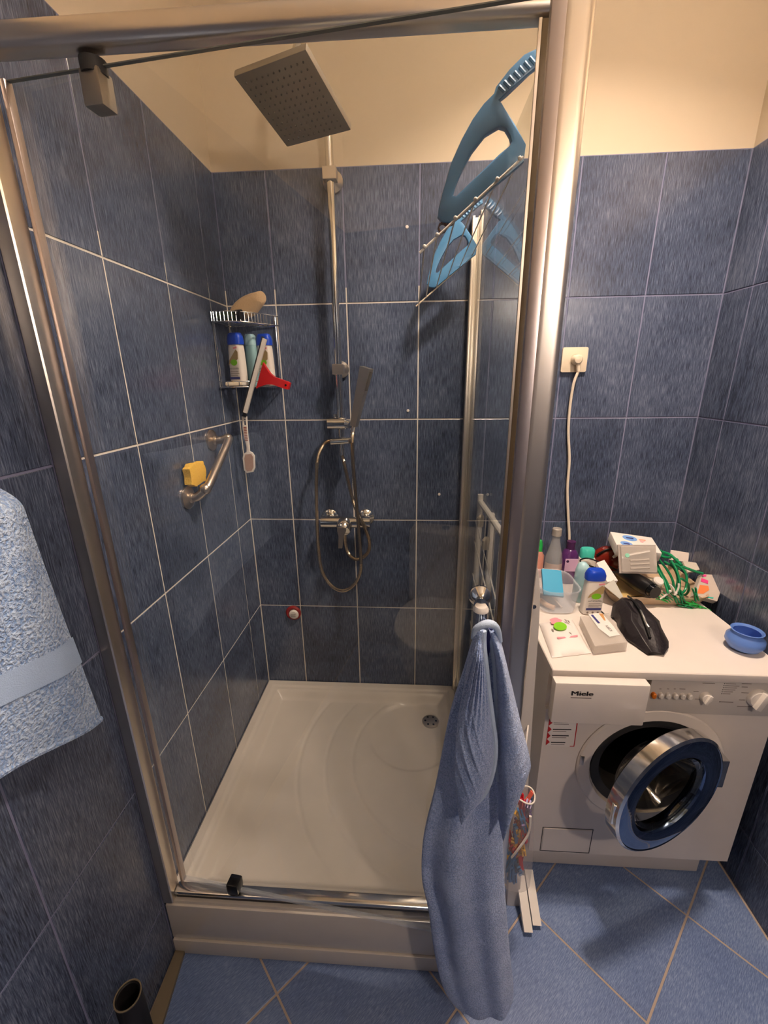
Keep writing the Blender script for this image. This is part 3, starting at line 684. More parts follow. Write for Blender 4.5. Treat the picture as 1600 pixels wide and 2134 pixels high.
for k in range(7):
    t = k / 6; p = at(1040 + 64 * t, 178 - 60 * t, 'y', AY - .002); q = at(1052 + 64 * t, 190 - 58 * t, 'y', AY - .002)
    for o_, dy in ((arm1, 0), (a2, BY - AY)):
        bm = nb(); tube(bm, [p + V((0, .003, 0)), q + V((0, .003, 0))], .0035, 8, 1); g = obj('grip_rib', bm, BLUEPL, o_)
rodA0, rodA1 = at(874, 527, 'y', AY - .014), at(1090, 327, 'y', AY - .014)
dyr = BY - AY
bm = nb(); tube(bm, [rodA0, rodA1], .0022, 8, 1); obj('end_rod', bm, WPLAST, A)
bm = nb(); tube(bm, [rodA0 + V((0, dyr + .024, 0)), rodA1 + V((0, dyr + .024, 0))], .0022, 8, 1); obj('end_rod', bm, CREAMP, A)
for t in (.05, .18, .36, .555, .76, .965):
    p = rodA0.lerp(rodA1, t); bm = nb(); tube(bm, [p + V((0, -.002, .002)), p + V((0, dyr + .026, .002))], .0016, 6, 1); ball(bm, p + V((0, -.002, .0025)), .0036, seg=8); obj('wire', bm, WPLAST, A)
for k in range(9):
    t = .24 + .08 * k
    for o_, yy in ((arm1, AY), (a2, BY)):
        p = rodA0.lerp(rodA1, t); p = V((p.x, yy + .004, p.z + .012)); bm = nb(); lathe(bm, [(.006, 0), (.0085, 0), (.0085, .010), (.006, .010)], p, (0, 1, 0), 10, closed=True); obj('wire_clip', bm, BLUEPL if yy == BY else mat('clip_brown', (92, 62, 56), .5) if k == 0 else MATS['clip_brown'], o_)

# ================================================================ FOLDED FLOOR AIRER beside the machine
R = thing('folding_airer', 'white folded floor airer squeezed between shower glass and washing machine', 'airer', (.95, -.40, 0))
xw = .918
bm = nb(); tube(bm, [(xw, -.030, .16), (xw, -.030, 1.03), (xw, -.034, 1.066), (xw, -.06, 1.078), (xw + .004, -.40, 1.088), (xw + .006, -.68, 1.095)], .011, 10, 6); obj('wing_frame', bm, WPLAST, R)
for k in range(7):
    y = -.09 - .08 * k; bm = nb(); tube(bm, [(xw, y, .18), (xw, y, 1.075)], .0018, 6, 1); obj('wire', bm, WPLAST, R)
for k, z in enumerate((.30, .52, .74, .88, .965)):
    bm = nb(); tube(bm, [(xw - .012, -.02, z + .03), (xw - .006, -.36, z - .06), (xw - .002, -.70, z - .16)], .0024, 6, 2); obj('cross_wire', bm, WPLAST, R)
for y, z in ((-.14, 1.035), (-.27, 1.0)):
    bm = nb(); cyl(bm, (xw - .014, y, z - .02), (xw - .014, y, z + .012), .012); ball(bm, (xw - .012, y, z + .012), .012, seg=12); obj('hinge_clip', bm, CREAMP, R)
# flat front leg with rounded top
p0 = at(1112, 1165, 'y', -.70)
bm = nb(); LGP = [(1100, 1168), (1106, 1161), (1112, 1163), (1119, 1178), (1124, 1200), (1126, 1240), (1124, 1300), (1116, 1400), (1108, 1520), (1099, 1660), (1088, 1800), (1082, 1890), (1056, 1888), (1062, 1800), (1072, 1660), (1080, 1520), (1086, 1400), (1093, 1260)]
L3 = [at(a_, b_, 'y', -.72) for a_, b_ in LGP]
prism(bm, [[(p.x, p.z) for p in L3]], (0, -.72, 0), (1, 0, 0), (0, 0, 1), (0, 1, 0), .022); bev(bm, .003, 2, 50); lg = obj('front_leg', bm, WPLAST, R)
bm = nb(); sc = at(1112, 1263, 'y', -.7195); cyl(bm, sc, sc + V((0, -.004, 0)), .005, seg=12); obj('screw', bm, CHROME, lg)
bm = nb(); box(bm, (.955, -.045, .02), (.975, -.018, 1.03)); bev(bm, .003); obj('rear_leg', bm, WPLAST, R)
for a, b in (((1083, 1850), (1100, 1942)), ((1104, 1845), (1118, 1928))):
    q = at(*b, 'z', .012); p = V((q.x - .005, q.y + .10, .085)); bm = nb(); dd = (q - p).normalized(); sd = V((1, 0, 0)); up = dd.cross(sd).normalized()
    rings(bm, [[z + sd * s * .012 + up * t * .009 for s, t in ((-1, -1), (1, -1), (1, 1), (-1, 1))] for z in (p, q)]); bev(bm, .002, 1); obj('foot', bm, WPLAST, R)
# peg bag
bc = at(1085, 1755, 'y', -.815); top_ = at(1090, 1668, 'y', -.815); bot_ = at(1078, 1852, 'y', -.815)
hgt = top_.z - bot_.z
PB = thing('peg_bag', 'clear plastic peg bag full of coloured clothes pegs hanging by the airer', 'bag', (bc.x, -.80, bot_.z))
bm = nb(); secs = [(0, .030, .022), (.01, .040, .030), (hgt * .3, .040, .034), (hgt * .6, .034, .030), (hgt * .85, .028, .024), (hgt, .024, .020)]
cc = V((bc.x, -.80, bot_.z)); L_ = []
loft(bm, secs, cc, 24, 2.2, 0); bmesh.ops.delete(bm, geom=[f for f in bm.faces if len(f.verts) > 4 and f.calc_center_median().z > cc.z + hgt * .9], context='FACES'); obj('bag', bm, BAG, PB)
bm = nb(); tube(bm, [cc + V((.026 * math.cos(a), .022 * math.sin(a) - .0, hgt + .006 * math.sin(2 * a))) for a in [2 * PI * k / 12 for k in range(13)]], .0019, 8, 3); obj('rim', bm, WPLAST, PB)
bm = nb(); tube(bm, [cc + V((.012, -.025, hgt * .88)), cc + V((.010, -.031, hgt * .72)), cc + V((-.012, -.034, hgt * .55)), cc + V((-.024, -.030, hgt * .44))], lambda t: .0034 - .001 * t, 8, 6); obj('strap', bm, WPLAST, PB)
bm = nb(); tube(bm, [cc + V((0, .018, hgt)), cc + V((.008, .05, hgt + .10)), V((.957, -.715, bot_.z + hgt + .14))], .0022, 6, 5); obj('hanging_string', bm, WPLAST, PB)
def peg_mesh():
    b = nb()
    for s in (-1, 1): rings(b, [[V((s * (.0015 + x), y, z)) for x, y in ((0, -.0045), (.004, -.0045), (.004, .0045), (0, .0045))] for z, _ in ((-.034, 0), (.034, 0))])
    rings(b, [[V((x, y, z)) for x, y in ((-.007, -.005), (.007, -.005), (.007, .005), (-.007, .005))] for z in (.004, .010)])
    bmesh.ops.recalc_face_normals(b, faces=b.faces); return b
pms = []
for m in PEG:
    b = peg_mesh(); me = bpy.data.meshes.new('peg'); b.to_mesh(me); b.free(); me.materials.append(m); pms.append(me)
rnd = random.Random(7)
for k in range(40):
    t = (k + .5) / 40; ci = (3 if rnd.random() < .3 else 2 if rnd.random() < .25 else 0 if rnd.random() < .4 else rnd.choice((0, 1, 4, 5)))
    o = bpy.data.objects.new('clothes_peg', pms[ci]); COL.objects.link(o); a = rnd.random() * 6.28; r = .021 * rnd.random() ** .5 * (1.1 - .5 * t)
    o.location = cc + V((r * math.cos(a), r * math.sin(a), .036 + (hgt - .062) * t)); o.rotation_euler = (rnd.uniform(-.45, .45), rnd.uniform(-.45, .45), rnd.random() * 6.28)
    tag(o, PEGN[ci] + ' plastic clothes peg inside the clear peg bag', 'clothes peg', PEGN[ci] + ' pegs in the clear bag')

# ================================================================ WASHING MACHINE
WX0, WX1, WY, LZ = 1.022, 1.606, -.650, .812
WM = thing('washing_machine', 'white front-loading washing machine with its door and soap drawer open', 'washing machine', ((WX0 + WX1) / 2, -.35, 0))
hcx, hcz, HR = 1.318, .490, .158
bm = nb()
# front panel with porthole
prism(bm, [[(WX0, .135), (WX1, .135), (WX1, .672), (WX0, .672)], ell(HR, HR, 40, hcx, hcz)], (0, WY, 0), (1, 0, 0), (0, 0, 1), (0, 1, 0), .012)
box(bm, (WX0, WY + .012, .135), (WX0 + .012, -.055, .783)); box(bm, (WX1 - .012, WY + .012, .135), (WX1, -.055, .783))
box(bm, (WX0 + .012, -.075, .135), (WX1 - .012, -.055, .783)); box(bm, (WX0 + .012, WY + .03, .135), (WX1 - .012, -.075, .150))
obj('body', bm, WHITE, WM, smooth=20)
bm = nb(); box(bm, (WX0 + .004, -.596, .004), (WX1 - .028, -.07, .134)); bev(bm, .003); obj('plinth', bm, WHITE, WM)
bm = nb(); box(bm, (WX0 - .004, -.668, .786), (WX1 + .004, -.05, LZ)); bev(bm, .006, 3); obj('lid', bm, WHITE, WM)
bm = nb(); box(bm, (1.276, WY - .006, .676), (WX1, WY + .02, .783)); bev(bm, .004, 2); CP = obj('control_panel', bm, GREYP, WM)
bm = nb(); box(bm, (WX0 + .013, WY + .030, .676), (WX0 + .020, WY + .05, .783)); box(bm, (WX0 + .01, WY + .045, .676), (1.276, WY + .05, .783)); obj('drawer_recess', bm, BLACKM, WM)
# soap drawer pulled out
d0, d1 = at(1160, 1413, 'y', -.69), at(1356, 1416, 'y', -.69)
bm = nb(); box(bm, (1.013, -.712, .684), (1.241, -.684, .806)); bev(bm, .004, 2); DW = obj('soap_drawer', bm, WHITE, WM)
bm = nb(); box(bm, (1.044, -.684, .700), (1.236, -.610, .706)); box(bm, (1.044, -.684, .706), (1.048, -.610, .775)); box(bm, (1.232, -.684, .706), (1.236, -.610, .775)); box(bm, (1.110, -.684, .706), (1.113, -.610, .772)); box(bm, (1.190, -.684, .706), (1.193, -.610, .772)); obj('compartments', bm, CREAMP, DW)
text('brand_lettering', 'Miele', .0185, tuple(at(1189, 1449, 'y', -.7134)), (1, 0, 0), (0, 0, 1), INK, DW, width=at(1234, 1449, 'y', -.7134).x - at(1189, 1449, 'y', -.7134).x, bold=.0008)
mt = at(1189, 1454, 'y', -.7126)
bm = nb(); box(bm, (mt.x, -.7126, mt.z - .0012), (mt.x + .050, -.7120, mt.z + .0012)); obj('sub_lettering', bm, GREYINK, DW)
# buttons and knobs
for k in range(6):
    x = at(1361 + 15.2 * k, 1449, 'y', WY - .008).x; z = at(1361, 1449, 'y', WY - .008).z + .001
    bm = nb(); loft(bm, [(0, .0060, .0085), (.007, .0060, .0085), (.0095, .0035, .006)], (0, 0, 0), 16, 2.2)
    for v in bm.verts: v.co = V((x + v.co.x, WY - .006 - v.co.z, z + v.co.y))
    obj('push_button', bm, ORANGEB if k == 0 else WPLAST, CP)
kz = at(1471, 1448, 'y', WY).z
for px, r, z in ((1471, .0145, kz), (1580, .0255, kz + .002)):
    x = at(px, 1448, 'y', WY - .008).x
    bm = nb(); lathe(bm, [(.001, 0), (r, 0), (r, .006), (r * .86, .012), (.001, .013)], (x, WY - .0055, z), (0, -1, 0)); kn = obj('rotary_knob', bm, WPLAST, CP)
    bm = nb(); box(bm, (x - r * .28, WY - .030 * (1 if r > .02 else .8), z - r * .95), (x + r * .28, WY - .016, z + r * .95), M.Rotation(.35, 3, 'Y')); bev(bm, .002, 2); obj('grip', bm, WPLAST, kn)
def panel_bar(x0, y0, x1, th, m=GREYINK, nm='panel_print'):
    a, b = at(x0, y0, 'y', WY - .0068), at(x1, y0, 'y', WY - .0068); bm = nb(); box(bm, (a.x, WY - .0066, a.z - th / 2), (b.x, WY - .0060, a.z + th / 2)); obj(nm, bm, m, CP, smooth=0)
for k, w in enumerate((22, 30, 26, 24, 20, 16)): panel_bar(1512 - 1.2 * k, 1425 + 4.2 * k, 1512 + w - 1.2 * k, .0014)
for k in range(6): panel_bar(1509 - 1.2 * k, 1425 + 4.2 * k, 1510.5 - 1.2 * k, .0020, INK)
for a in ((1464, 1424, 1490), (1445, 1441, 1456), (1448, 1457, 1460), (1500, 1463, 1528), (1416, 1436, 1428), (1374, 1436, 1378), (1390, 1436, 1394), (1404, 1436, 1408), (1546, 1425, 1566), (1546, 1432, 1558), (1545, 1444, 1560), (1540, 1459, 1552), (1536, 1472, 1575), (1580, 1420, 1600)): panel_bar(*a, .0014)
panel_bar(1499, 1463, 1501, .002, INK)
# porthole: steel ring, gasket, drum
bm = nb(); lathe(bm, [(HR - .004, .012), (HR + .002, -.0), (HR + .034, -.0), (HR + .038, -.003), (HR + .034, -.008), (HR + .006, -.010)], (hcx, WY, hcz), (0, 1, 0), 56, closed=True, cap=False); obj('porthole_ring', bm, WHITE, WM)
bm = nb(); lathe(bm, [(HR - .002, -.004), (HR - .026, .002), (HR - .034, .03), (HR - .030, .075), (HR + .004, .085), (HR + .004, .01)], (hcx, WY, hcz), (0, 1, 0), 56, closed=True, cap=False); obj('door_gasket', bm, RUBBER, WM)
bm = nb(); lathe(bm, [(HR - .028, .070), (HR + .05, .085), (HR + .05, .33), (.02, .345), (.001, .345)], (hcx, WY, hcz), (0, 1, 0), 48, cap=False); obj('drum', bm, DARKB, WM)
bm = nb(); p = at(1210, 1580, 'y', WY - .001); box(bm, (p.x - .006, WY - .010, p.z - .016), (p.x + .006, WY - .004, p.z + .016)); bev(bm, .002); obj('latch', bm, NICKEL, WM)
bm = nb(); p = at(1250, 1531, 'y', WY); lathe(bm, [(.001, 0), (.007, 0), (.006, .003), (.001, .003)], (p.x, WY + .0002, p.z), (0, -1, 0), 14); obj('plug_cap', bm, GREYINK, WM)
bm = nb(); p = at(1146, 1455, 'y', WY); 
# filter flap
fa, fb = at(1132, 1724, 'y', WY), at(1227, 1779, 'y', WY)
bm = nb(); x0, x1, z1, z0 = fa.x, fb.x - .002, fa.z, max(fb.z, .14) - .0
loopo = [(x0 - .002, z0 - .002), (x1 + .002, z0 - .002), (x1 + .002, z1 + .002), (x0 - .002, z1 + .002)]; loopi = [(x0, z0), (x1, z0), (x1, z1), (x0, z1)]
prism(bm, [loopo, loopi], (0, WY - .0006, 0), (1, 0, 0), (0, 0, 1), (0, 1, 0), .001); FL = obj('flap_gap', bm, BLACKM, WM, smooth=0)
bm = nb(); box(bm, (x0 + .0015, WY - .002, z0 + .0015), (x1 - .0015, WY + .004, z1 - .0015)); bev(bm, .0015, 1); obj('filter_flap', bm, WHITE, WM)
# sticker
sa, sb, sc_, sd_ = [at(x, y, 'y', WY - .0012) for x, y in ((1150, 1478), (1204, 1498), (1193, 1556), (1136, 1552))]
bm = nb(); y_ = WY - .0012
def pp(l): return [(p.x, p.z) for p in (at(a, b, 'y', y_) for a, b in l)]
prism(bm, [pp([(1148, 1470), (1205, 1472), (1195, 1557), (1137, 1553)])], (0, y_, 0), (1, 0, 0), (0, 0, 1), (0, 1, 0), .0008); ST = obj('sticker', bm, PAPER, WM, smooth=0); ST['label'] = 'white programme sticker with red zigzag edge'
y_ = WY - .0016
zz = [(1147, 1474), (1152, 1487)]
for k in range(5): zz += [(1145.5 - 1.8 * k, 1497 + 13.6 * k - 3), (1151.5 - 1.8 * k, 1493 + 13.6 * k)][::1]
zz = [(1148, 1472), (1150, 1486), (1146, 1487), (1152.5, 1493), (1144, 1500), (1151, 1506.5), (1142.5, 1513), (1149.5, 1520), (1141, 1526.5), (1147, 1533.5), (1139.5, 1540), (1145.5, 1546.5), (1137, 1553)]
bm = nb(); prism(bm, [pp(zz)], (0, y_, 0), (1, 0, 0), (0, 0, 1), (0, 1, 0), .0005); obj('red_zigzag', bm, REDST, ST, smooth=0)
bm = nb(); prism(bm, [pp([(1203, 1498), (1205, 1498), (1196.5, 1556), (1187, 1556), (1187, 1554.6), (1195, 1554.6)])], (0, y_, 0), (1, 0, 0), (0, 0, 1), (0, 1, 0), .0005); obj('red_border', bm, REDST, ST, smooth=0)
for k, (yy, w1, w2) in enumerate(((1504, 34, 36), (1519, 44, 32), (1532, 40, 34), (1546, 34, 32))):
    x = 1153.5 - 1.9 * k
    for dy, w, th, m in ((0, w1, 2.0, INK), (4.6, w2, 1.0, GREYINK)):
        bm = nb(); prism(bm, [pp([(x, yy + dy), (x + w * .88, yy + dy + .6), (x + w * .88, yy + dy + th + .6), (x, yy + dy + th)])], (0, y_, 0), (1, 0, 0), (0, 0, 1), (0, 1, 0), .0005); obj('sticker_line', bm, m, ST, smooth=0)
# open door
DTH = math.radians(22); dc = V((1.302, -.752, .522)); du = V((math.cos(DTH), math.sin(DTH), 0)); dn = V((math.sin(DTH), -math.cos(DTH), 0))
DR_ = .172
bm = nb(); lathe(bm, [(.112, .006), (.116, .016), (.124, .019), (DR_ - .012, .021), (DR_ - .004, .018), (DR_, .010), (DR_, -.016), (DR_ - .006, -.020), (.120, -.020), (.112, -.008)], dc, dn, 64, closed=True, cap=False); WD = obj('door', bm, MIRRORB, WM, smooth=40)
bm = nb(); lathe(bm, [(DR_ - .004, .0205), (DR_ + .0025, .016), (DR_ + .0025, -.016), (DR_ - .004, -.021)], dc, dn, 64, closed=True, cap=False); obj('door_rim', bm, CHROME, WD, smooth=40)
bm = nb(); lathe(bm, [(.110, .012), (.100, .004), (.092, -.03), (.084, -.075), (.06, -.085), (.001, -.088)], dc, dn, 48, cap=False); obj('glass_bowl', bm, BOWLGL, WD)
bm = nb(); hp_ = dc + du * (DR_ + .004); box(bm, (hp_.x - .010, hp_.y - .012, dc.z - .045), (hp_.x + .022, WY - .006, dc.z + .045)); bev(bm, .003); obj('hinge', bm, CHROME, WD)
bm = nb(); p = dc - du * (DR_ - .008) + dn * .006; box(bm, (p.x - .012, p.y - .006, p.z - .03), (p.x + .004, p.y + .006, p.z + .03)); bev(bm, .003); obj('door_catch', bm, CHROME, WD)

# ================================================================ SOCKET, PLUG, CABLE
so = at(1195, 750, 'y', 0)
SK = thing('wall_socket', 'cream wall socket plate on the tiles above the washing machine', 'socket', (so.x, -.001, so.z - .04))
bm = nb(); prism(bm, [rrect(.086, .082, .006)], (so.x, -.0005, so.z), (1, 0, 0), (0, 0, 1), (0, -1, 0), .009); bev(bm, .003, 2, 50); obj('plate', bm, CREAMP, SK)
bm = nb(); lathe(bm, [(.019, .008), (.0225, .008), (.0225, .0105), (.019, .0105)], (so.x + .004, 0, so.z), (0, -1, 0), 28, closed=True, cap=False); obj('socket_ring', bm, CREAMP, SK)
PL = thing('power_cable', 'white plug and cable running down to the washing machine', 'cable', (so.x, -.02, so.z - .03))
bm = nb(); lathe(bm, [(.001, .010), (.0175, .010), (.0175, .026), (.012, .036), (.001, .038)], (so.x + .004, 0, so.z), (0, -1, 0)); cyl(bm, (so.x + .006, -.024, so.z), (so.x + .012, -.026, so.z - .040), .0075, .006); obj('plug', bm, CREAMP, PL)
bm = nb(); tube(bm, [(so.x + .012, -.026, so.z - .038)] + hpts([(1195, 800, -.022), (1187, 850, -.014), (1184, 900, -.012), (1186, 960, -.012), (1182, 1020, -.012), (1184, 1080, -.012), (1186, 1120, -.016)]) + [(1.284, -.020, .80), (1.29, -.022, .60)], .0048, 10, 6); obj('cable', bm, CORD, PL)

# ================================================================ THINGS ON THE MACHINE
def zt_(P, py):
    """height z at which the vertical through P meets picture row py"""
    lo, hi = 0.0, 2.5
    for _ in range(40):
        mid = (lo + hi) / 2; v = CR.transposed() @ (V((P[0], P[1], mid)) - CAM.location); y = 1067 - F_PX * v.y / -v.z
        lo, hi = (mid, hi) if y > py else (lo, mid)
    return lo
LT = LZ + .0008
def lid(px, py): return at(px, py, 'z', LT)
# glass bottle
p = lid(1148, 1213); h = zt_(p, 1101) - LT
GBo = thing('glass_bottle', 'clear glass bottle with a silver screw cap on the washing machine', 'bottle', tuple(p))
bm = nb(); R_ = .030; lathe(bm, [(.001, .002), (R_ - .004, .0), (R_, .006), (R_, h * .42), (R_ * .88, h * .52), (.016, h * .74), (.0135, h * .80), (.0135, h * .885), (.001, h * .89)], p); obj('glass', bm, BOTTLE, GBo)
bm = nb(); lathe(bm, [(.001, h * .875), (.0160, h * .875), (.0160, h * .99), (.0145, h), (.001, h)], p); obj('screw_cap', bm, mat('silver_cap', (206, 198, 186), .35, .6), GBo)
bm = nb(); lathe(bm, [(R_ + .0006, h * .14), (R_ + .0006, h * .40)], p, cap=False, seg=40); bmesh.ops.delete(bm, geom=[v for v in bm.verts if v.co.y > p.y - .004], context='VERTS'); obj('label', bm, film('faded_label', (236, 206, 190), .45), GBo)
# purple bottle
p = lid(1180, 1212); h = zt_(p, 1126) - LT
Pb = thing('cleaner_bottle', 'purple translucent bottle with a dark cap beside the glass bottle', 'bottle', tuple(p))
bm = nb(); loft(bm, [(0, .028, .020), (.005, .030, .022), (h * .66, .030, .022), (h * .76, .022, .018), (h * .82, .013, .013)], p, 26, 2.6); obj('body', bm, PURPLE, Pb)
bm = nb(); lathe(bm, [(.001, h * .81), (.0155, h * .81), (.0150, h * .98), (.001, h)], p); obj('cap', bm, PURPCAP, Pb)
bm = nb(); box(bm, (p.x - .022, p.y - .0238, LT + h * .32), (p.x + .022, p.y - .0228, LT + h * .62)); lb = obj('label', bm, LABELP, Pb)
bm = nb(); cyl(bm, (p.x - .014, p.y - .0239, LT + h * .56), (p.x - .014, p.y - .0245, LT + h * .56), .005, seg=12); obj('label_dot', bm, PURPCAP, lb)
# white bottle turquoise cap
p = lid(1216, 1205); h = zt_(p, 1142) - LT
Q = thing('cream_bottle', 'white bottle with a turquoise flip cap behind the aqua deodorant', 'bottle', tuple(p))
bm = nb(); loft(bm, [(0, .030, .02), (.004, .033, .022), (h * .60, .033, .022), (h * .70, .027, .019)], p, 26, 2.8); obj('body', bm, WPLAST, Q)
bm = nb(); loft(bm, [(h * .70, .025, .018), (h * .95, .025, .018), (h, .021, .014)], p, 26, 2.4); obj('cap', bm, TURQ, Q)
# deodorant
p = lid(1205, 1250); h = zt_(p, 1171) - LT
bm = nb(); lathe(bm, [(.001, 0), (.020, 0), (.0225, .004), (.0225, h * .55), (.0215, h * .78), (.017, h * .92), (.009, h * .985), (.001, h)], p); tag(obj('deodorant_stick', bm, AQUA), 'pale aqua round-topped deodorant stick beside the clear tub', 'deodorant')
# green bottle top near glass
p = lid(1116, 1200); h = zt_(p, 1126) - LT
gb2 = thing('pump_bottle', 'bright green bottle half hidden behind the white airer leg', 'bottle', tuple(p))
bm = nb(); loft(bm, [(0, .022, .017), (h * .6, .022, .017), (h * .72, .012, .012)], p, 20); obj('body', bm, PINK if False else mat('pale_red', (214, 150, 130), .4), gb2)
bm = nb(); loft(bm, [(h * .71, .013, .012), (h * .9, .013, .012), (h, .010, .009)], p, 20); obj('cap', bm, GREEN2, gb2)
# clear tub with contents
rim_z = LT + .078
tc = lid(1166, 1262); tc = V((tc.x - .018, tc.y + .02, LT))
TU = thing('plastic_tub', 'clear plastic tub holding a turquoise card on the washing machine', 'tub', tuple(tc))
bm = nb()
def rrl(w, d, r, z, n=4): return [tc + V((a, b, z)) for a, b in rrect(w, d, r, n)]
rings(bm, [rrl(.100, .140, .03, .0005), rrl(.108, .150, .034, .004), rrl(.124, .166, .040, .074), rrl(.132, .174, .044, .078), rrl(.132, .174, .044, .081), rrl(.122, .164, .040, .080), rrl(.106, .148, .034, .006), rrl(.098, .138, .03, .003)]); obj('tub', bm, CLEARP, TU)
bm = nb(); box(bm, (tc.x - .040, tc.y - .010, LT + .028), (tc.x + .022, tc.y + .000, LT + .120), M.Rotation(-.9, 3, 'X') @ M.Rotation(.1, 3, 'Y')); cdx = obj('card_pack', bm, CARD); tag(cdx, 'turquoise card packet leaning inside the clear tub', 'card')
bm = nb(); tube(bm, [tc + V((-.02, -.02, .048)), tc + V((-.005, -.035, .03)), tc + V((.012, -.05, .012))], .0022, 8, 4); ball(bm, tc + V((-.02, -.02, .048)), .004, seg=8); ball(bm, tc + V((.012, -.05, .012)), .004, seg=8); tag(obj('cotton_swab', bm, PAPER), 'white cotton swab resting inside the clear tub', 'cotton swab')
bm = nb(); tube(bm, [tc + V((-.042, -.01, .014)), tc + V((-.03, -.04, .013)), tc + V((-.012, -.058, .013))], .008, 10, 4); tag(obj('cosmetic_stick', bm, mat('pale_skin', (226, 190, 160), .5)), 'pale pink stick lying in the bottom of the clear tub', 'stick')
# shampoo in front
p = lid(1229, 1276); h = zt_(p, 1186) - LT
bottle_a('shampoo_bottle', 'white blue-capped shampoo bottle standing on the washing machine', tuple(p), .05, h, .031, .019)
# wipes packet
def quad_pad(px, zs, h, nu=10, nv=10, seed=1, puff=1.):
    """soft pad over the lid from four picture corners (far-left, far-right, near-right, near-left)"""
    A_, B_, C_, D_ = [lid(*q) for q in px]; b = nb(); rg = random.Random(seed)
    top = []; bot = []
    for i in range(nu + 1):
        r1, r2 = [], []
        for j in range(nv + 1):
            u, v = i / nu, j / nv; q = A_.lerp(B_, u).lerp(D_.lerp(C_, u), v); e = (math.sin(PI * u) * math.sin(PI * v)) ** .35
            z = LT + .002 + h * e * (1 + puff * .25 * math.sin(5 * u + seed) * math.sin(7 * v)) ; r1.append(b.verts.new((q.x, q.y, z))); r2.append(b.verts.new((q.x, q.y, LT + .0004)))
        top.append(r1); bot.append(r2)
    for i in range(nu):
        for j in range(nv):
            b.faces.new((top[i][j], top[i + 1][j], top[i + 1][j + 1], top[i][j + 1])); b.faces.new((bot[i][j], bot[i][j + 1], bot[i + 1][j + 1], bot[i + 1][j]))
    ed = lambda g: [g[i][0] for i in range(nu + 1)] + [g[nu][j] for j in range(1, nv + 1)] + [g[i][nv] for i in range(nu - 1, -1, -1)] + [g[0][j] for j in range(nv - 1, 0, -1)]
    a, c = ed(top), ed(bot)
    for k in range(len(a)): b.faces.new((a[k], c[k], c[(k + 1) % len(c)], a[(k + 1) % len(a)]))
    return b, (A_, B_, C_, D_)
bm, qd = quad_pad([(1123, 1300), (1192, 1292), (1232, 1362), (1150, 1372)], LT, .016, seed=2)
WP = thing('wipes_packet', 'white and pink wipes packet with a green oval on the machine lid', 'packet', (qd[0].x * .5 + qd[2].x * .5, qd[0].y * .5 + qd[2].y * .5, LT)); obj('packet', bm, PAPER, WP, smooth=60)
def on_quad(qd, u, v, z): q = qd[0].lerp(qd[1], u).lerp(qd[3].lerp(qd[2], u), v); return V((q.x, q.y, z))
def qprint(nm, qd, loop, z, m, par, th=.0006):
    b = nb(); vs = [b.verts.new(on_quad(qd, u, v, z)) for u, v in loop]; vt = [b.verts.new(on_quad(qd, u, v, z + th)) for u, v in loop]
    b.faces.new(vs); b.faces.new(vt); n = len(vs)
    for k in range(n): b.faces.new((vs[k], vs[(k + 1) % n], vt[(k + 1) % n], vt[k]))
    return obj(nm, b, m, par, smooth=0)
zq = LT + .0205
qprint('oval_badge', qd, [(.46 + .18 * math.cos(a), .34 + .13 * math.sin(a)) for a in [2 * PI * k / 20 for k in range(20)]], zq + .001, LIME, WP)
qprint('pink_flower', qd, [(.42 + .16 * math.cos(a) * (1 + .2 * math.cos(5 * a)), .14 + .11 * math.sin(a)) for a in [2 * PI * k / 20 for k in range(20)]], zq - .0022, PINK, WP)
qprint('pink_stroke', qd, [(.26, .62), (.55, .65), (.80, .63), (.80, .67), (.55, .69), (.26, .67)], zq - .0008, PINK, WP)
for k, (u, v) in enumerate(((.68, .12), (.74, .16), (.2, .36), (.62, .52))): qprint('dark_print', qd, [(u, v), (u + .05, v + .03), (u + .04, v + .10), (u + .02, v + .08)], zq - .0015, GREYINK, WP)
# clear box with card
A_, B_, C_, D_ = [lid(*q) for q in ((1206, 1302), (1264, 1296), (1304, 1358), (1236, 1366))]
qb = (A_, B_, C_, D_); cx_ = (A_ + B_ + C_ + D_) / 4
BX = thing('clear_box', 'clear plastic box with a printed white card in its lid', 'box', tuple(cx_))
def qring(s, z): return [V((*(cx_ + (q - cx_) * s).xy, z)) for q in qb]
bm = nb(); rings(bm, [qring(.92, LT), qring(1.0, LT + .004), qring(1.0, LT + .026), qring(.94, LT + .026), qring(.94, LT + .006), qring(.86, LT + .003)]); bev(bm, .002, 1); obj('base', bm, CLEARB, BX)
bm = nb(); rings(bm, [qring(1.0, LT + .0262), qring(1.0, LT + .030), qring(.96, LT + .031)]); obj('lid', bm, CLEARB, BX)
cdp = thing('card_insert', 'white card with navy strip and black print on the clear box', 'card', (cx_.x, cx_.y, LT + .0312))
crd = qprint('card', qb, [(.30, -.02), (.78, -.02), (.88, .50), (.90, .78), (.56, .80), (.38, .50)], LT + .0313, PAPER, cdp, .0006)
qprint('navy_strip', qb, [(.36, .02), (.44, .02), (.52, .34), (.44, .34)], LT + .0321, NAVY, cdp, .0003)
qprint('orange_mark', qb, [(.66, .0), (.80, .02), (.74, .28), (.70, .26)], LT + .0321, mat('tan_print', (206, 150, 90), .5), cdp, .0003)
text('card_lettering', 'RBEX', .012, on_quad(qb, .62, .44, LT + .0323), on_quad(qb, .72, .78, 0) - on_quad(qb, .62, .44, 0), on_quad(qb, .80, .42, 0) - on_quad(qb, .62, .44, 0), INK, cdp, width=.030)
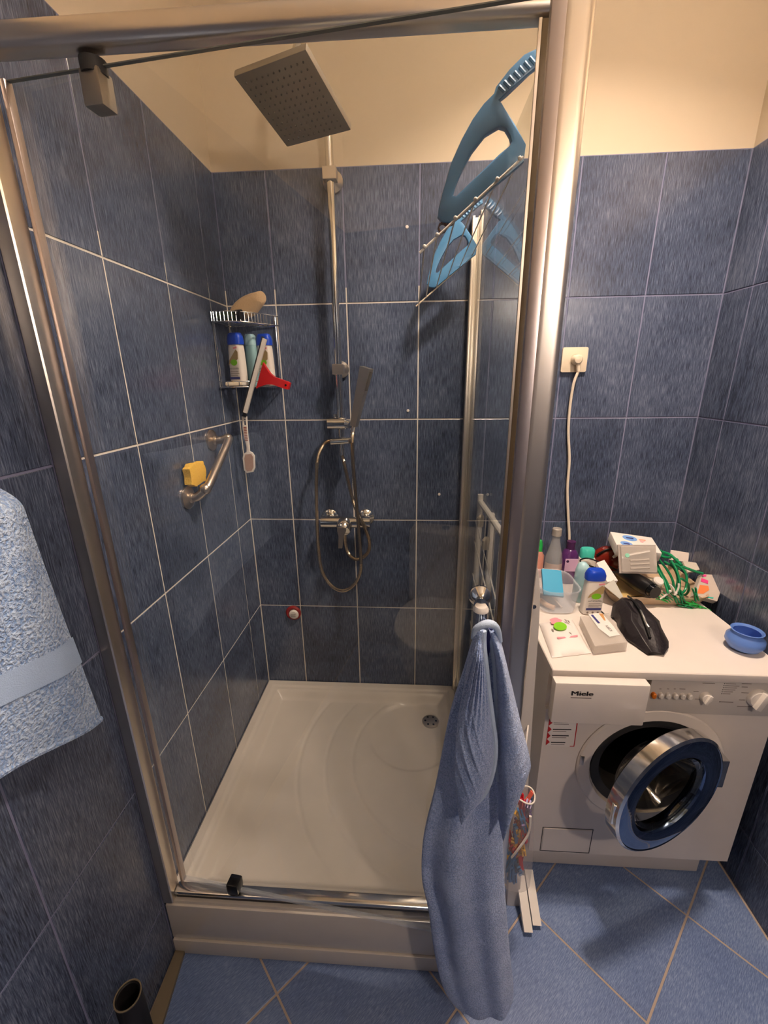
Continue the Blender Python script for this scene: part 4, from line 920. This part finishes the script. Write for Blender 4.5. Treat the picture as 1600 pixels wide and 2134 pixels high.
# pouch
pl = [lid(*q) for q in ((1290, 1262), (1322, 1262), (1392, 1330), (1362, 1372), (1312, 1362), (1296, 1310))]
pc = sum(pl, V()) / 6
PO = thing('pouch', 'black zipped nylon pouch lying slumped on the washing machine', 'pouch', (pc.x, pc.y, LT))
a0, a1 = lid(1298, 1268), lid(1366, 1366); dv = a1 - a0; sd = V((-dv.y, dv.x, 0)).normalized(); bm = nb(); rr = []; rp_ = random.Random(12)
prof_w = [.030, .046, .052, .050, .054, .056, .050, .040, .020]; prof_h = [.020, .056, .066, .060, .058, .050, .040, .030, .010]
for k in range(9):
    t = k / 8; c = a0 + dv * t; w, hh = prof_w[k], prof_h[k]; ring = []
    for a_, z_ in ((1, 0), (1.02, .25), (.86, .62), (.5, .92), (.1, 1), (-.25, .86), (-.55, .95), (-.9, .55), (-1.02, .2), (-1, 0), (0, 0)):
        j_ = .08 if z_ > 0 else 0
        ring.append(V((c.x, c.y, LT + .0006 + hh * max(0, z_ + rp_.uniform(-j_, j_)))) + sd * w * (a_ + rp_.uniform(-.09, .09)) + dv * rp_.uniform(-.03, .03))
    rr.append(ring)
rings(bm, rr); po = obj('body', bm, POUCH, PO, smooth=28)
md = po.modifiers.new('soft', 'BEVEL'); md.width = .004; md.segments = 2; md.limit_method = 'ANGLE'
zpts = [a0 + dv * t + sd * (-.006 + .004 * math.sin(4 * t)) + V((0, 0, hz)) for t, hz in ((.12, .060), (.3, .066), (.5, .062), (.7, .050), (.88, .034))]
bm = nb(); tube(bm, zpts, .0032, 8, 6); obj('zip', bm, BLACK, PO)
bm = nb(); tube(bm, [zpts[2] + V((0, 0, .003)), zpts[2].lerp(zpts[3], .5) + V((0, 0, .005)), zpts[3] + V((0, -.002, .003)), zpts[3] + V((.002, -.014, -.002))], lambda t: .0042 - .0015 * abs(t - .5), 8, 5); obj('zip_pull', bm, ZIPM, PO)
# serving tray
tA, tB, tC, tD = V((1.335, -.075, LT)), V((1.640, -.075, LT)), V((1.628, -.338, LT)), V((1.300, -.345, LT)); tcn = (tA + tB + tC + tD) / 4
ST_ = thing('serving_tray', 'beige serving tray heaped with odds and ends on the washing machine', 'tray', tuple(tcn))
def tring(s, z, r=.2):
    o = []; Q = [tcn + (q - tcn) * s for q in (tA, tB, tC, tD)]
    for k in range(4):
        p, q, n_ = Q[k - 1], Q[k], Q[(k + 1) % 4]
        for t in (0, .25, .5, .75, 1):
            a, b = q.lerp(p, r * (1 - t)), q.lerp(n_, r * t); c = a.lerp(b, t) if 0 < t < 1 else (a if t == 0 else b); o.append(V((c.x, c.y, z)))
    return o
bm = nb(); rings(bm, [tring(.86, LT), tring(.90, LT + .002), tring(.99, LT + .030), tring(1.0, LT + .033), tring(.97, LT + .033), tring(.88, LT + .006), tring(.84, LT + .004)]); obj('tray', bm, TRAYB, ST_)
TZ = LT + .0055
def tp(px, py, z): return at(px, py, 'z', z)
# dark red glossy case
c = tp(1262, 1150, TZ + .03); c.x = max(c.x, 1.40); c = at(1264, 1146, 'y', -.10); c = V((c.x, -.115, TZ))
RC = thing('red_case', 'dark red glossy case lying at the back of the serving tray', 'case', tuple(c))
bm = nb(); ball(bm, c + V((0, 0, .058)), .06, 1.0, .62, .96, 24); bm.verts.ensure_lookup_table(); obj('shell', bm, DRED, RC)
bm = nb(); tube(bm, [c + V((-.050, -.02, .085)), c + V((-.02, -.022, .108)), c + V((.02, -.018, .113)), c + V((.05, .0, .095))], .004, 8, 6); obj('trim_band', bm, BLACK, RC)
bm = nb(); tube(bm, [c + V((.00, -.038, .086)), c + V((.014, -.036, .098)), c + V((.022, -.026, .110))], lambda t: .004 + .006 * t, 10, 5); tag(obj('hair_clip', bm, WPLAST), 'small white hair clip on the dark red case', 'hair clip')
# white box with bubbles
bx = at(1320, 1138, 'y', -.175); bw, bd, bh = .140, .105, .034; RB = M.Rotation(-.16, 3, 'Z') @ M.Rotation(.18, 3, 'X') @ M.Rotation(.10, 3, 'Y')
WB = thing('tissue_box', 'white card box with blue speech bubbles atop the heaped serving tray', 'box', tuple(bx))
bm = nb(); box(bm, (-bw / 2, -bd / 2, -bh / 2), (bw / 2, bd / 2, bh / 2)); bev(bm, .003, 2)
for v in bm.verts: v.co = bx + RB @ v.co
wb = obj('carton', bm, PAPER, WB)
def bprint(nm, lp, m, dz=.0004):
    b = nb(); prism(b, [lp], bx + RB @ V((0, 0, bh / 2 + .0002)), RB @ V((1, 0, 0)), RB @ V((0, 1, 0)), RB @ V((0, 0, 1)), dz); obj(nm, b, m, WB, smooth=0)
bprint('speech_bubble', [(-.012 + .024 * math.cos(a), .022 + .019 * math.sin(a)) for a in [2 * PI * k / 20 for k in range(20)]], SKYPRINT)
bprint('speech_bubble', [(-.034 + .020 * math.cos(a), -.022 + .016 * math.sin(a)) for a in [2 * PI * k / 20 for k in range(20)]], SKYPRINT)
for k in range(3): bprint('print_line', [(.018, .020 - .008 * k), (.040 - .006 * k, .020 - .008 * k), (.040 - .006 * k, .024 - .008 * k), (.018, .024 - .008 * k)], ORANGE if k == 0 else PINK)
bprint('corner_print', [(.034, -.036), (.052, -.036), (.052, -.024), (.034, -.024)], SKYPRINT)
bprint('bubble_text', [(-.024, .018), (.000, .018), (.000, .026), (-.024, .026)], NAVY, .0008)
bprint('bubble_text', [(-.044, -.026), (-.024, -.026), (-.024, -.019), (-.044, -.019)], NAVY, .0008)
# blister pack with brush head
bc1, bc2 = at(1293, 1137, 'y', -.262), at(1362, 1193, 'y', -.262)
BP = thing('blister_pack', 'clear blister pack with a toothbrush head leaning on the white box', 'blister pack', ((bc1.x + bc2.x) / 2, -.262, bc2.z))
RBp = M.Rotation(-.45, 3, 'X'); bcc = (bc1 + bc2) / 2; hw, hh2 = (bc2.x - bc1.x) / 2, (bc1.z - bc2.z) / 2
bm = nb(); box(bm, (-hw, -.002, -hh2), (hw, .002, hh2)); 
for v in bm.verts: v.co = bcc + RBp @ v.co
obj('backing', bm, mat('blister_card', (176, 166, 158), .35), BP)
bm = nb(); vs = box(bm, (-hw * .92, -.012, -hh2 * .9), (hw * .92, -.002, hh2 * .9)); bev(bm, .004, 2)
for v in bm.verts: v.co = bcc + RBp @ v.co
obj('blister', bm, CLEARB, BP)
bm = nb(); tube(bm, [bcc + RBp @ V((-hw * .55, -.008, hh2 * .25)), bcc + RBp @ V((hw * .6, -.008, hh2 * .55))], .0045, 10, 1); b_ = obj('brush_stem', bm, WPLAST, BP)
bm = nb(); cyl(bm, bcc + RBp @ V((-hw * .62, -.014, hh2 * .24)), bcc + RBp @ V((-hw * .62, -.006, hh2 * .24)), .007, seg=14); obj('bristles', bm, mat('mint', (150, 220, 190), .6), BP)
for k in range(3):
    bm = nb(); tube(bm, [bcc + RBp @ V((-hw * .5, -.0125, -hh2 * (.1 + .28 * k))), bcc + RBp @ V((hw * .5, -.0125, -hh2 * (.02 + .28 * k)))], .003, 8, 1); obj('blister_ridge', bm, CLEARB, BP)
# black hairdryer-like styler
st0, st1 = V((1.392, -.198, TZ + .050)), V((1.425, -.338, LT + .058))
BS = thing('hair_styler', 'black electric hair styler lying across the serving tray rim', 'hair styler', tuple((st0 + st1) / 2))
bm = nb(); tube(bm, [st0, st0.lerp(st1, .35), st0.lerp(st1, .7), st1], lambda t: .018 + .010 * math.sin(PI * min(1, t * .8)), 18, 6); obj('body', bm, BLACK, BS)
bm = nb(); dd = (st1 - st0).normalized(); cyl(bm, st1 - dd * .004, st1 + dd * .016, .022, .020); obj('end_cap', bm, mat('gloss_black', (10, 10, 11), .12), BS)
bm = nb(); tube(bm, [st0, V((1.340, -.190, LT + .080)), V((1.288, -.165, LT + .092)), V((1.258, -.185, LT + .086)), V((1.325, -.240, LT + .078)), V((1.385, -.275, LT + .090))], .0028, 8, 8); obj('cable', bm, BLACK, BS)
# electric adaptor with cream face
ap = V((1.452, -.292, LT + .052)); AD = thing('plug_adaptor', 'cream-white round plug adaptor resting on the black styler', 'adaptor', tuple(ap))
bm = nb(); lathe(bm, [(.001, 0), (.026, 0), (.027, .006), (.022, .010), (.001, .011)], ap, (.1, -.55, .8)); obj('cream_disc', bm, CREAMP, AD)
bm = nb(); lathe(bm, [(.001, .010), (.016, .010), (.016, .032), (.013, .036), (.001, .036)], ap + V((.001, -.004, .002)), (.1, -.55, .8)); obj('plug_body', bm, WPLAST, AD)
# folded leaflets / sachets
def leaf(nm, label, cat, pts, th, m, sub=None):
    b = nb(); P = [V(q) for q in pts]; n = (P[1] - P[0]).cross(P[2] - P[0]).normalized()
    if n.z < 0: n = -n
    a = [b.verts.new(q) for q in P]; c = [b.verts.new(q + n * th) for q in P]; b.faces.new(a); b.faces.new(c)
    for k in range(len(P)): b.faces.new((a[k], a[(k + 1) % len(P)], c[(k + 1) % len(P)], c[k]))
    bev(b, th * .3, 1); return tag(obj(nm, b, m), label, cat)
leaf('sachet', 'folded white paper sachet leaning on the serving tray edge', 'sachet', [at(1240, 1178, 'y', -.24), at(1256, 1172, 'y', -.22), at(1284, 1215, 'y', -.31), at(1262, 1218, 'y', -.32)], .012, PAPER)
leaf('sachet', 'small grey-printed white sachet drooping over the serving tray corner', 'sachet', [at(1258, 1221, 'y', -.325), at(1278, 1208, 'y', -.32), at(1297, 1243, 'y', -.35), at(1290, 1248, 'y', -.352)], .006, mat('grey_sachet', (206, 204, 192), .5))
leaf('leaflet', 'yellowed leaflet lying inside the serving tray under the black styler', 'leaflet', [V((1.33, -.14, TZ + .001)), V((1.44, -.12, TZ + .001)), V((1.455, -.27, TZ + .001)), V((1.345, -.30, TZ + .001))], .003, mat('yellow_paper', (206, 176, 112), .6))
leaf('foil_sachet', 'shiny white sachet standing at the back of the serving tray', 'sachet', [at(1397, 1146, 'y', -.10), at(1434, 1152, 'y', -.10), at(1432, 1172, 'y', -.115), at(1394, 1166, 'y', -.115)], .004, mat('pearl_film', (240, 226, 214), .2))
leaf('paper_wad', 'pale crumpled paper beside the green peg hanger', 'paper', [at(1420, 1172, 'y', -.17), at(1448, 1176, 'y', -.17), at(1455, 1190, 'y', -.20), at(1430, 1196, 'y', -.20)], .008, mat('pale_paper', (206, 196, 180), .7))
# packet with pink and orange print
k1, k2, k3, k4 = at(1462, 1196, 'y', -.245), at(1513, 1200, 'y', -.225), at(1494, 1253, 'y', -.320), at(1446, 1240, 'y', -.325)
PK = thing('printed_packet', 'clear-wrapped packet with pink and orange print on the serving tray', 'packet', tuple((k3 + k4) / 2))
bm = nb(); n_ = (k2 - k1).cross(k4 - k1).normalized(); n_ = n_ if n_.z > 0 else -n_
rings(bm, [[k - n_ * .018 for k in (k1, k2, k3, k4)], [k1, k2, k3, k4]]); bev(bm, .004, 2); obj('packet', bm, mat('wrapped_paper', (210, 196, 182), .25), PK)
pq = (k1, k2, k3, k4)
def pkprint(nm, lp, m):
    b = nb(); f = lambda u, v: pq[0].lerp(pq[1], u).lerp(pq[3].lerp(pq[2], u), v)
    a = [b.verts.new(f(u, v) + n_ * .0003) for u, v in lp]; c = [b.verts.new(f(u, v) + n_ * .0009) for u, v in lp]; b.faces.new(a); b.faces.new(c)
    for k in range(len(lp)): b.faces.new((a[k], a[(k + 1) % len(lp)], c[(k + 1) % len(lp)], c[k]))
    obj(nm, b, m, PK, smooth=0)
pkprint('pink_print', [(.05, .20), (.35, .28), (.38, .42), (.06, .36)], HOTPINK); pkprint('pink_print', [(.06, .02), (.2, .03), (.2, .12), (.05, .12)], HOTPINK)
pkprint('orange_print', [(.08, .52), (.42, .50), (.52, .66), (.34, .86), (.10, .90)], ORANGE); pkprint('green_print', [(.5, .93), (.8, .90), (.8, .95), (.5, .98)], TURQ)
# green sock hanger
GH = thing('peg_hanger', 'tangled green plastic sock hanger with clips heaped on the tray', 'hanger', (1.50, -.27, LT + .03))
def gp(px, py, y): return at(px, py, 'y', y)
arms = [[(1362, 1160), (1376, 1190), (1390, 1215), (1398, 1235)], [(1372, 1165), (1390, 1188), (1402, 1212), (1404, 1238)], [(1384, 1170), (1404, 1184), (1412, 1206), (1408, 1232)], [(1396, 1172), (1418, 1182), (1430, 1200), (1428, 1228), (1414, 1240)], [(1380, 1150), (1396, 1156), (1410, 1168), (1420, 1178)], [(1364, 1146), (1380, 1160), (1398, 1162)], [(1420, 1180), (1446, 1190), (1466, 1196)], [(1410, 1225), (1418, 1240), (1432, 1236), (1434, 1218), (1420, 1206)], [(1398, 1168), (1410, 1190), (1416, 1215), (1412, 1240)], [(1366, 1180), (1384, 1212), (1392, 1236)]]
for k, a in enumerate(arms):
    yy = -.20 - .018 * (k % 5); bm = nb(); n = len(a)
    tube(bm, [gp(x, y, yy - .08 * (i / (n - 1)) if k < 4 or k > 6 else yy - .02 * i) for i, (x, y) in enumerate(a)], .0038 if k not in (4, 5, 6) else .0045, 8, 6); obj('arm', bm, GREEN, GH)
clips = [((1366, 1244), (1392, 1252)), ((1380, 1236), (1398, 1252)), ((1400, 1235), (1412, 1255)), ((1414, 1230), (1424, 1255)), ((1424, 1256), (1450, 1262)), ((1440, 1256), (1478, 1274)), ((1446, 1226), (1452, 1252)), ((1412, 1258), (1444, 1266)), ((1408, 1165), (1414, 1188)), ((1374, 1148), (1386, 1164))]
for k, (a, b_) in enumerate(clips):
    yy = -.338 if k < 8 else -.21
    p, q = gp(*a, yy), gp(*b_, yy - .006); d = (q - p).normalized(); s_ = d.cross(V((0, 1, 0))).normalized(); bm = nb()
    for sg in (-1, 1): rings(bm, [[z + s_ * (sg * (w + g)) + V((0, t, 0)) for g, t in ((0, -.004), (.0028, -.004), (.0028, .004), (0, .004))] for z, w in ((p, .0035), (p.lerp(q, .5), .0012), (q, .0030))])
    cyl(bm, p.lerp(q, .45) + V((0, -.0055, 0)), p.lerp(q, .45) + V((0, .0055, 0)), .0035, seg=10); obj('clip', bm, GREEN2 if k in (5, 4, 0) else GREEN, GH)
for k, (a, b_) in enumerate((((1375, 1248), (1396, 1232)), ((1396, 1218), (1406, 1238)), ((1414, 1216), (1408, 1236)))):
    p, q = gp(*a, -.345), gp(*b_, -.345); bm = nb(); tube(bm, [p, p.lerp(q, .5) + V((.002, -.002, .002)), q], .0028, 8, 4); ball(bm, q, .0048, seg=10); obj('white_hook', bm, WPLAST, GH)
# green bulldog clip on the right end
c1 = gp(1524, 1226, -.24); c1.x = min(c1.x, 1.648)
bm = nb(); box(bm, (c1.x - .016, c1.y - .010, c1.z - .012), (c1.x + .010, c1.y + .010, c1.z + .012), M.Rotation(.3, 3, 'Y')); bev(bm, .003, 2); gk = thing('green_clip', 'loose green clip with white hook at the right end of the tray', 'clip', (c1.x, c1.y, LT + .02)); obj('jaw', bm, GREEN, gk)
bm = nb(); tube(bm, [c1 + V((.006, -.01, .008)), c1 + V((.014, -.014, .0)), c1 + V((.008, -.016, -.02)), c1 + V((.010, -.016, -.034))], .0022, 8, 5); obj('hook', bm, WPLAST, gk)
# blue bowl
p = lid(1563, 1352); p.x = 1.560; bz = zt_(p, 1314) - LT
BB = nb(); lathe(BB, [(.001, 0), (.022, 0), (.036, .008), (.044, .022), (.043, .036), (.035, .046), (.033, .052), (.037, .058), (.035, .059), (.030, .053), (.033, .045), (.040, .035), (.041, .023), (.033, .011), (.02, .004), (.001, .004)], p, seg=36); tag(obj('glass_bowl', BB, BLUEGL), 'small round blue frosted glass bowl on the washing machine', 'bowl')
# thin black cord on the lid
bm = nb(); tube(bm, [lid(1248, 1272) + V((0, 0, .003)), lid(1262, 1284) + V((0, 0, .003)), lid(1282, 1292) + V((0, 0, .003)), lid(1296, 1296) + V((0, 0, .003))], .0024, 8, 6); tag(obj('cord', bm, BLACK), 'short black cord lying between shampoo bottle and pouch', 'cord')

# ================================================================ TOWELS
def sheet(b, Lp, Rp, ybase, fold, nu=36, nv=70, th=.007, ybot=0.):
    """cloth sheet between a left and a right picture outline, unprojected on the plane y"""
    def samp(P, t):
        x = t * (len(P) - 1); i = min(int(x), len(P) - 2); return V(P[i]).lerp(V(P[i + 1]), x - i)
    Ls = smooth_pts([(a, c, 0) for a, c in Lp], 8); Rs = smooth_pts([(a, c, 0) for a, c in Rp], 8)
    F_, B_ = [], []
    for i in range(nv + 1):
        t = i / nv; l = samp(Ls, t); r = samp(Rs, t); yb = ybase + ybot * t
        rowf, rowb = [], []
        for j in range(nu + 1):
            s = j / nu; q = l.lerp(r, s); y = yb + fold(s, t)
            p0 = at(q.x, q.y, 'y', yb); p = V((p0.x, y, p0.z))
            rowf.append(b.verts.new(p)); rowb.append(b.verts.new(p + V((0, th + .5 * max(0, .03 - abs(fold(s, t))) * 0, 0))))
        F_.append(rowf); B_.append(rowb)
    for i in range(nv):
        for j in range(nu):
            b.faces.new((F_[i][j], F_[i + 1][j], F_[i + 1][j + 1], F_[i][j + 1])); b.faces.new((B_[i][j], B_[i][j + 1], B_[i + 1][j + 1], B_[i + 1][j]))
    def ed(G): return G[0] + [G[i][nu] for i in range(1, nv + 1)] + [G[nv][j] for j in range(nu - 1, -1, -1)] + [G[i][0] for i in range(nv - 1, 0, -1)]
    a, c = ed(F_), ed(B_)
    for k in range(len(a)): b.faces.new((a[k], a[(k + 1) % len(a)], c[(k + 1) % len(c)], c[k]))
sn = math.sin
bm = nb()
mainL = [(996, 1306), (984, 1340), (966, 1400), (938, 1490), (908, 1640), (886, 1730), (879, 1790), (880, 1840), (893, 1900), (905, 1985), (922, 2055), (945, 2092), (980, 2112)]
mainR = [(1030, 1304), (1034, 1340), (1042, 1400), (1046, 1490), (1046, 1640), (1048, 1730), (1049, 1790), (1051, 1840), (1055, 1900), (1062, 1985), (1069, 2050), (1066, 2088), (1046, 2112)]
def gs(x, c, w): return math.exp(-((x - c) / w) ** 2)
def mfold(s, t):
    e = min(1, (1.02 - t) * 9) * min(1, 4 * t)
    f = -.030 * sn(PI * s) ** .7 * min(1, .3 + t)
    f += -.020 * gs(s, .30 + .10 * t, .16) * gs(t, .45, .30) + .016 * gs(s, .12 + .25 * max(0, t - .5), .09) * gs(t, .62, .2)
    f += -.012 * gs(s, .80, .14) * gs(t, .85, .3) + .010 * gs(s, .60, .10) * gs(t, .75, .35)
    f += .026 * gs(s, .62, .22) * gs(t, .12, .18)
    return f * e
sheet(bm, mainL, mainR, -.958, mfold, 60, 110, ybot=-.022)
flapR_L = [(1016, 1309), (1026, 1345), (1033, 1410), (1036, 1500), (1034, 1570), (1038, 1630), (1041, 1690), (1041, 1722)]
flapR_R = [(1032, 1306), (1046, 1345), (1062, 1410), (1085, 1505), (1104, 1580), (1102, 1612), (1070, 1675), (1044, 1724)]
def ridge(v): return max(0., sn(v)) ** 2
def rfold(s, t): return -.040 * sn(PI * min(1, .12 + .9 * s)) ** .8 * (1 - .3 * t) * min(1, .4 + 4 * t) + .020 * max(0, .16 - s) / .16 - .0035 * ridge(95 * t + 8 * s) * gs(t, .38, .22) * gs(s, .75, .3)
sheet(bm, flapR_L, flapR_R, -.990, rfold, 36, 120)
flapL_L = [(990, 1308), (978, 1345), (966, 1410), (953, 1490), (947, 1560), (946, 1610), (950, 1655), (954, 1684)]
flapL_R = [(1006, 1308), (1006, 1345), (1013, 1410), (1023, 1490), (1030, 1550), (1024, 1605), (1004, 1652), (962, 1690)]
def lfold(s, t): return -.042 * sn(PI * min(1, .1 + .88 * s)) ** .7 * (1 - .30 * t) * min(1, .4 + 4 * t) - .0045 * ridge(46 * t - 26 * s) * gs(t, .55, .18) * gs(s, .35, .35) - .003 * sn(40 * s + 25 * t) * gs(t, .25, .15)
sheet(bm, flapL_L, flapL_R, -1.000, lfold, 60, 120)
TWL = thing('bath_towel', 'blue bath towel hanging in folds from the shower door handle', 'towel', tuple(at(1000, 2112, 'y', -.98)))
tw = obj('cloth', bm, TOWEL, TWL, smooth=70)
def edge_tube(Rp, yb, fold, s_, r):
    Rs = smooth_pts([(a_, c_, 0) for a_, c_ in Rp], 6); n_ = len(Rs) - 1
    return [V((at(q.x, q.y, 'y', yb).x, yb + fold(s_, i_ / n_) - .001, at(q.x, q.y, 'y', yb).z)) for i_, q in enumerate(Rs)][1:]
bm = nb(); tube(bm, edge_tube(flapL_R, -1.000, lfold, 1., 0), .0055, 8, 2); obj('hem', bm, BAND, TWL)
bm = nb(); tube(bm, edge_tube(flapR_L, -.990, rfold, 0., 0)[:30], .0045, 8, 2); obj('hem', bm, BAND, TWL)
bm = nb(); tube(bm, [at(986, 1330, 'y', -1.004), at(990, 1313, 'y', -1.010), at(1002, 1304, 'y', -1.014), at(1018, 1300, 'y', -1.014), at(1031, 1305, 'y', -1.010), at(1038, 1318, 'y', -1.004), at(1042, 1336, 'y', -.998)], lambda t: .0070 - .003 * abs(2 * t - 1), 12, 6); obj('rolled_top', bm, BAND, TWL)
bm = nb(); tube(bm, [at(1006, 1308, 'y', -.985), tuple(b0 + V((-.004, -.016, -.090))), tuple(b0 + V((0, -.017, -.060))), tuple(b0 + V((.010, -.014, -.088))), at(1022, 1308, 'y', -.985)], .0045, 8, 6); obj('hanging_loop', bm, NAVY, TWL)

# pale towel on a rail on the left wall
bm = nb(); nu, nv = 60, 90; G_ = []; K_ = []
def ltow(s, t):
    """s along the wall from the far edge towards the camera, t down"""
    y = -1.002 - .42 * s + .028 * t * (1 - s); ztop = 1.372; zbot = .900 + .40 * min(s * .42, .30)
    x = .052 + .012 * sn(9 * s + 1.5 * t) * t - .012 * (1 - min(1, s * 9)) - .028 * max(0, 1 - t * 14) ** 2
    return V((x, y, ztop + (zbot - ztop) * t))
for i in range(nu + 1):
    r1, r2 = [], []
    for j in range(nv + 1):
        p = ltow(i / nu, j / nv); r1.append(bm.verts.new(p)); r2.append(bm.verts.new(p - V((.010, 0, 0))))
    G_.append(r1); K_.append(r2)
for i in range(nu):
    for j in range(nv): bm.faces.new((G_[i][j], G_[i + 1][j], G_[i + 1][j + 1], G_[i][j + 1])); bm.faces.new((K_[i][j], K_[i][j + 1], K_[i + 1][j + 1], K_[i + 1][j]))
ed = lambda g: [g[i][0] for i in range(nu + 1)] + [g[nu][j] for j in range(1, nv + 1)] + [g[i][nv] for i in range(nu - 1, -1, -1)] + [g[0][j] for j in range(nv - 1, 0, -1)]
a, c = ed(G_), ed(K_)
for k in range(len(a)): bm.faces.new((a[k], a[(k + 1) % len(a)], c[(k + 1) % len(c)], c[k]))
HT = thing('hand_towel', 'pale blue terry towel with a woven band hanging on the left wall', 'towel', (.05, -1.2, .9))
obj('cloth', bm, TOWEL2, HT, smooth=70)
bm = nb(); G_ = []
for i in range(41):
    G_.append([bm.verts.new(ltow(i / 40, .590 + .04 * (i / 40) + .120 * j / 6) + V((.0022, .0012 if i == 0 else 0, 0))) for j in range(7)])
for i in range(40):
    for j in range(6): bm.faces.new((G_[i][j], G_[i + 1][j], G_[i + 1][j + 1], G_[i][j + 1]))
obj('woven_band', bm, BAND2, HT, smooth=70)
bm = nb(); tube(bm, [ltow(k / 12, 1.0) + V((-.004, 0, 0)) for k in range(13)], .0065, 8, 3); obj('hem', bm, TOWEL2, HT)
TR = thing('towel_rail', 'chrome towel rail behind the pale blue towel on the left wall', 'towel rail', (.03, -1.3, 1.33))
bm = nb(); tube(bm, [(.028, -1.03, 1.352), (.028, -1.44, 1.352)], .007, 10, 1); obj('rail', bm, CHROME, TR)
for y in (-1.06, -1.41):
    bm = nb(); cyl(bm, (.0005, y, 1.352), (.026, y, 1.352), .008); obj('post', bm, CHROME, TR)
# dark open tube in the corner
pt = at(257, 2075, 'x', .048); bm = nb(); Rr = .026
lathe(bm, [(.001, 0), (Rr + .003, 0), (Rr, .01), (Rr, pt.z - .002), (Rr - .003, pt.z), (Rr - .005, pt.z - .002), (Rr - .005, .01), (.001, .01)], (pt.x + .01, pt.y, .001)); TBk = thing('brush_holder', 'dark open-topped tube standing against the left wall', 'brush holder', (pt.x + .01, pt.y, .001)); obj('tube', bm, BLACKM, TBk)
bm = nb(); lathe(bm, [(Rr - .002, pt.z), (Rr + .0006, pt.z), (Rr + .0006, pt.z + .002), (Rr - .002, pt.z + .002)], (pt.x + .01, pt.y, .001), closed=True, cap=False); obj('rim', bm, STRIP, TBk)
# toilet behind the camera (the photograph shows its pale lid as a reflection in the glass)
TO = thing('toilet', 'white closed-lid toilet seen as a reflection in the shower glass', 'toilet', (.52, -2.03, .001))
bm = nb(); loft(bm, [(0, .11, .16), (.03, .11, .17), (.16, .12, .18), (.30, .17, .225), (.38, .185, .245), (.395, .18, .24)], (.52, -2.0, .001), 36, 2.2); obj('bowl', bm, TRAY, TO)
bm = nb(); loft(bm, [(.397, .18, .24), (.412, .188, .25), (.428, .186, .248), (.438, .16, .22), (.440, .10, .15)], (.52, -2.0, .001), 40, 2.2); obj('lid', bm, WPLAST, TO)
bm = nb(); box(bm, (.34, -2.335, .40), (.70, -2.20, .80)); bev(bm, .02, 3); CI = obj('cistern', bm, TRAY, TO)
bm = nb(); lathe(bm, [(.001, 0), (.022, 0), (.020, .008), (.001, .009)], (.52, -2.265, .80)); obj('flush_button', bm, CHROME, CI)
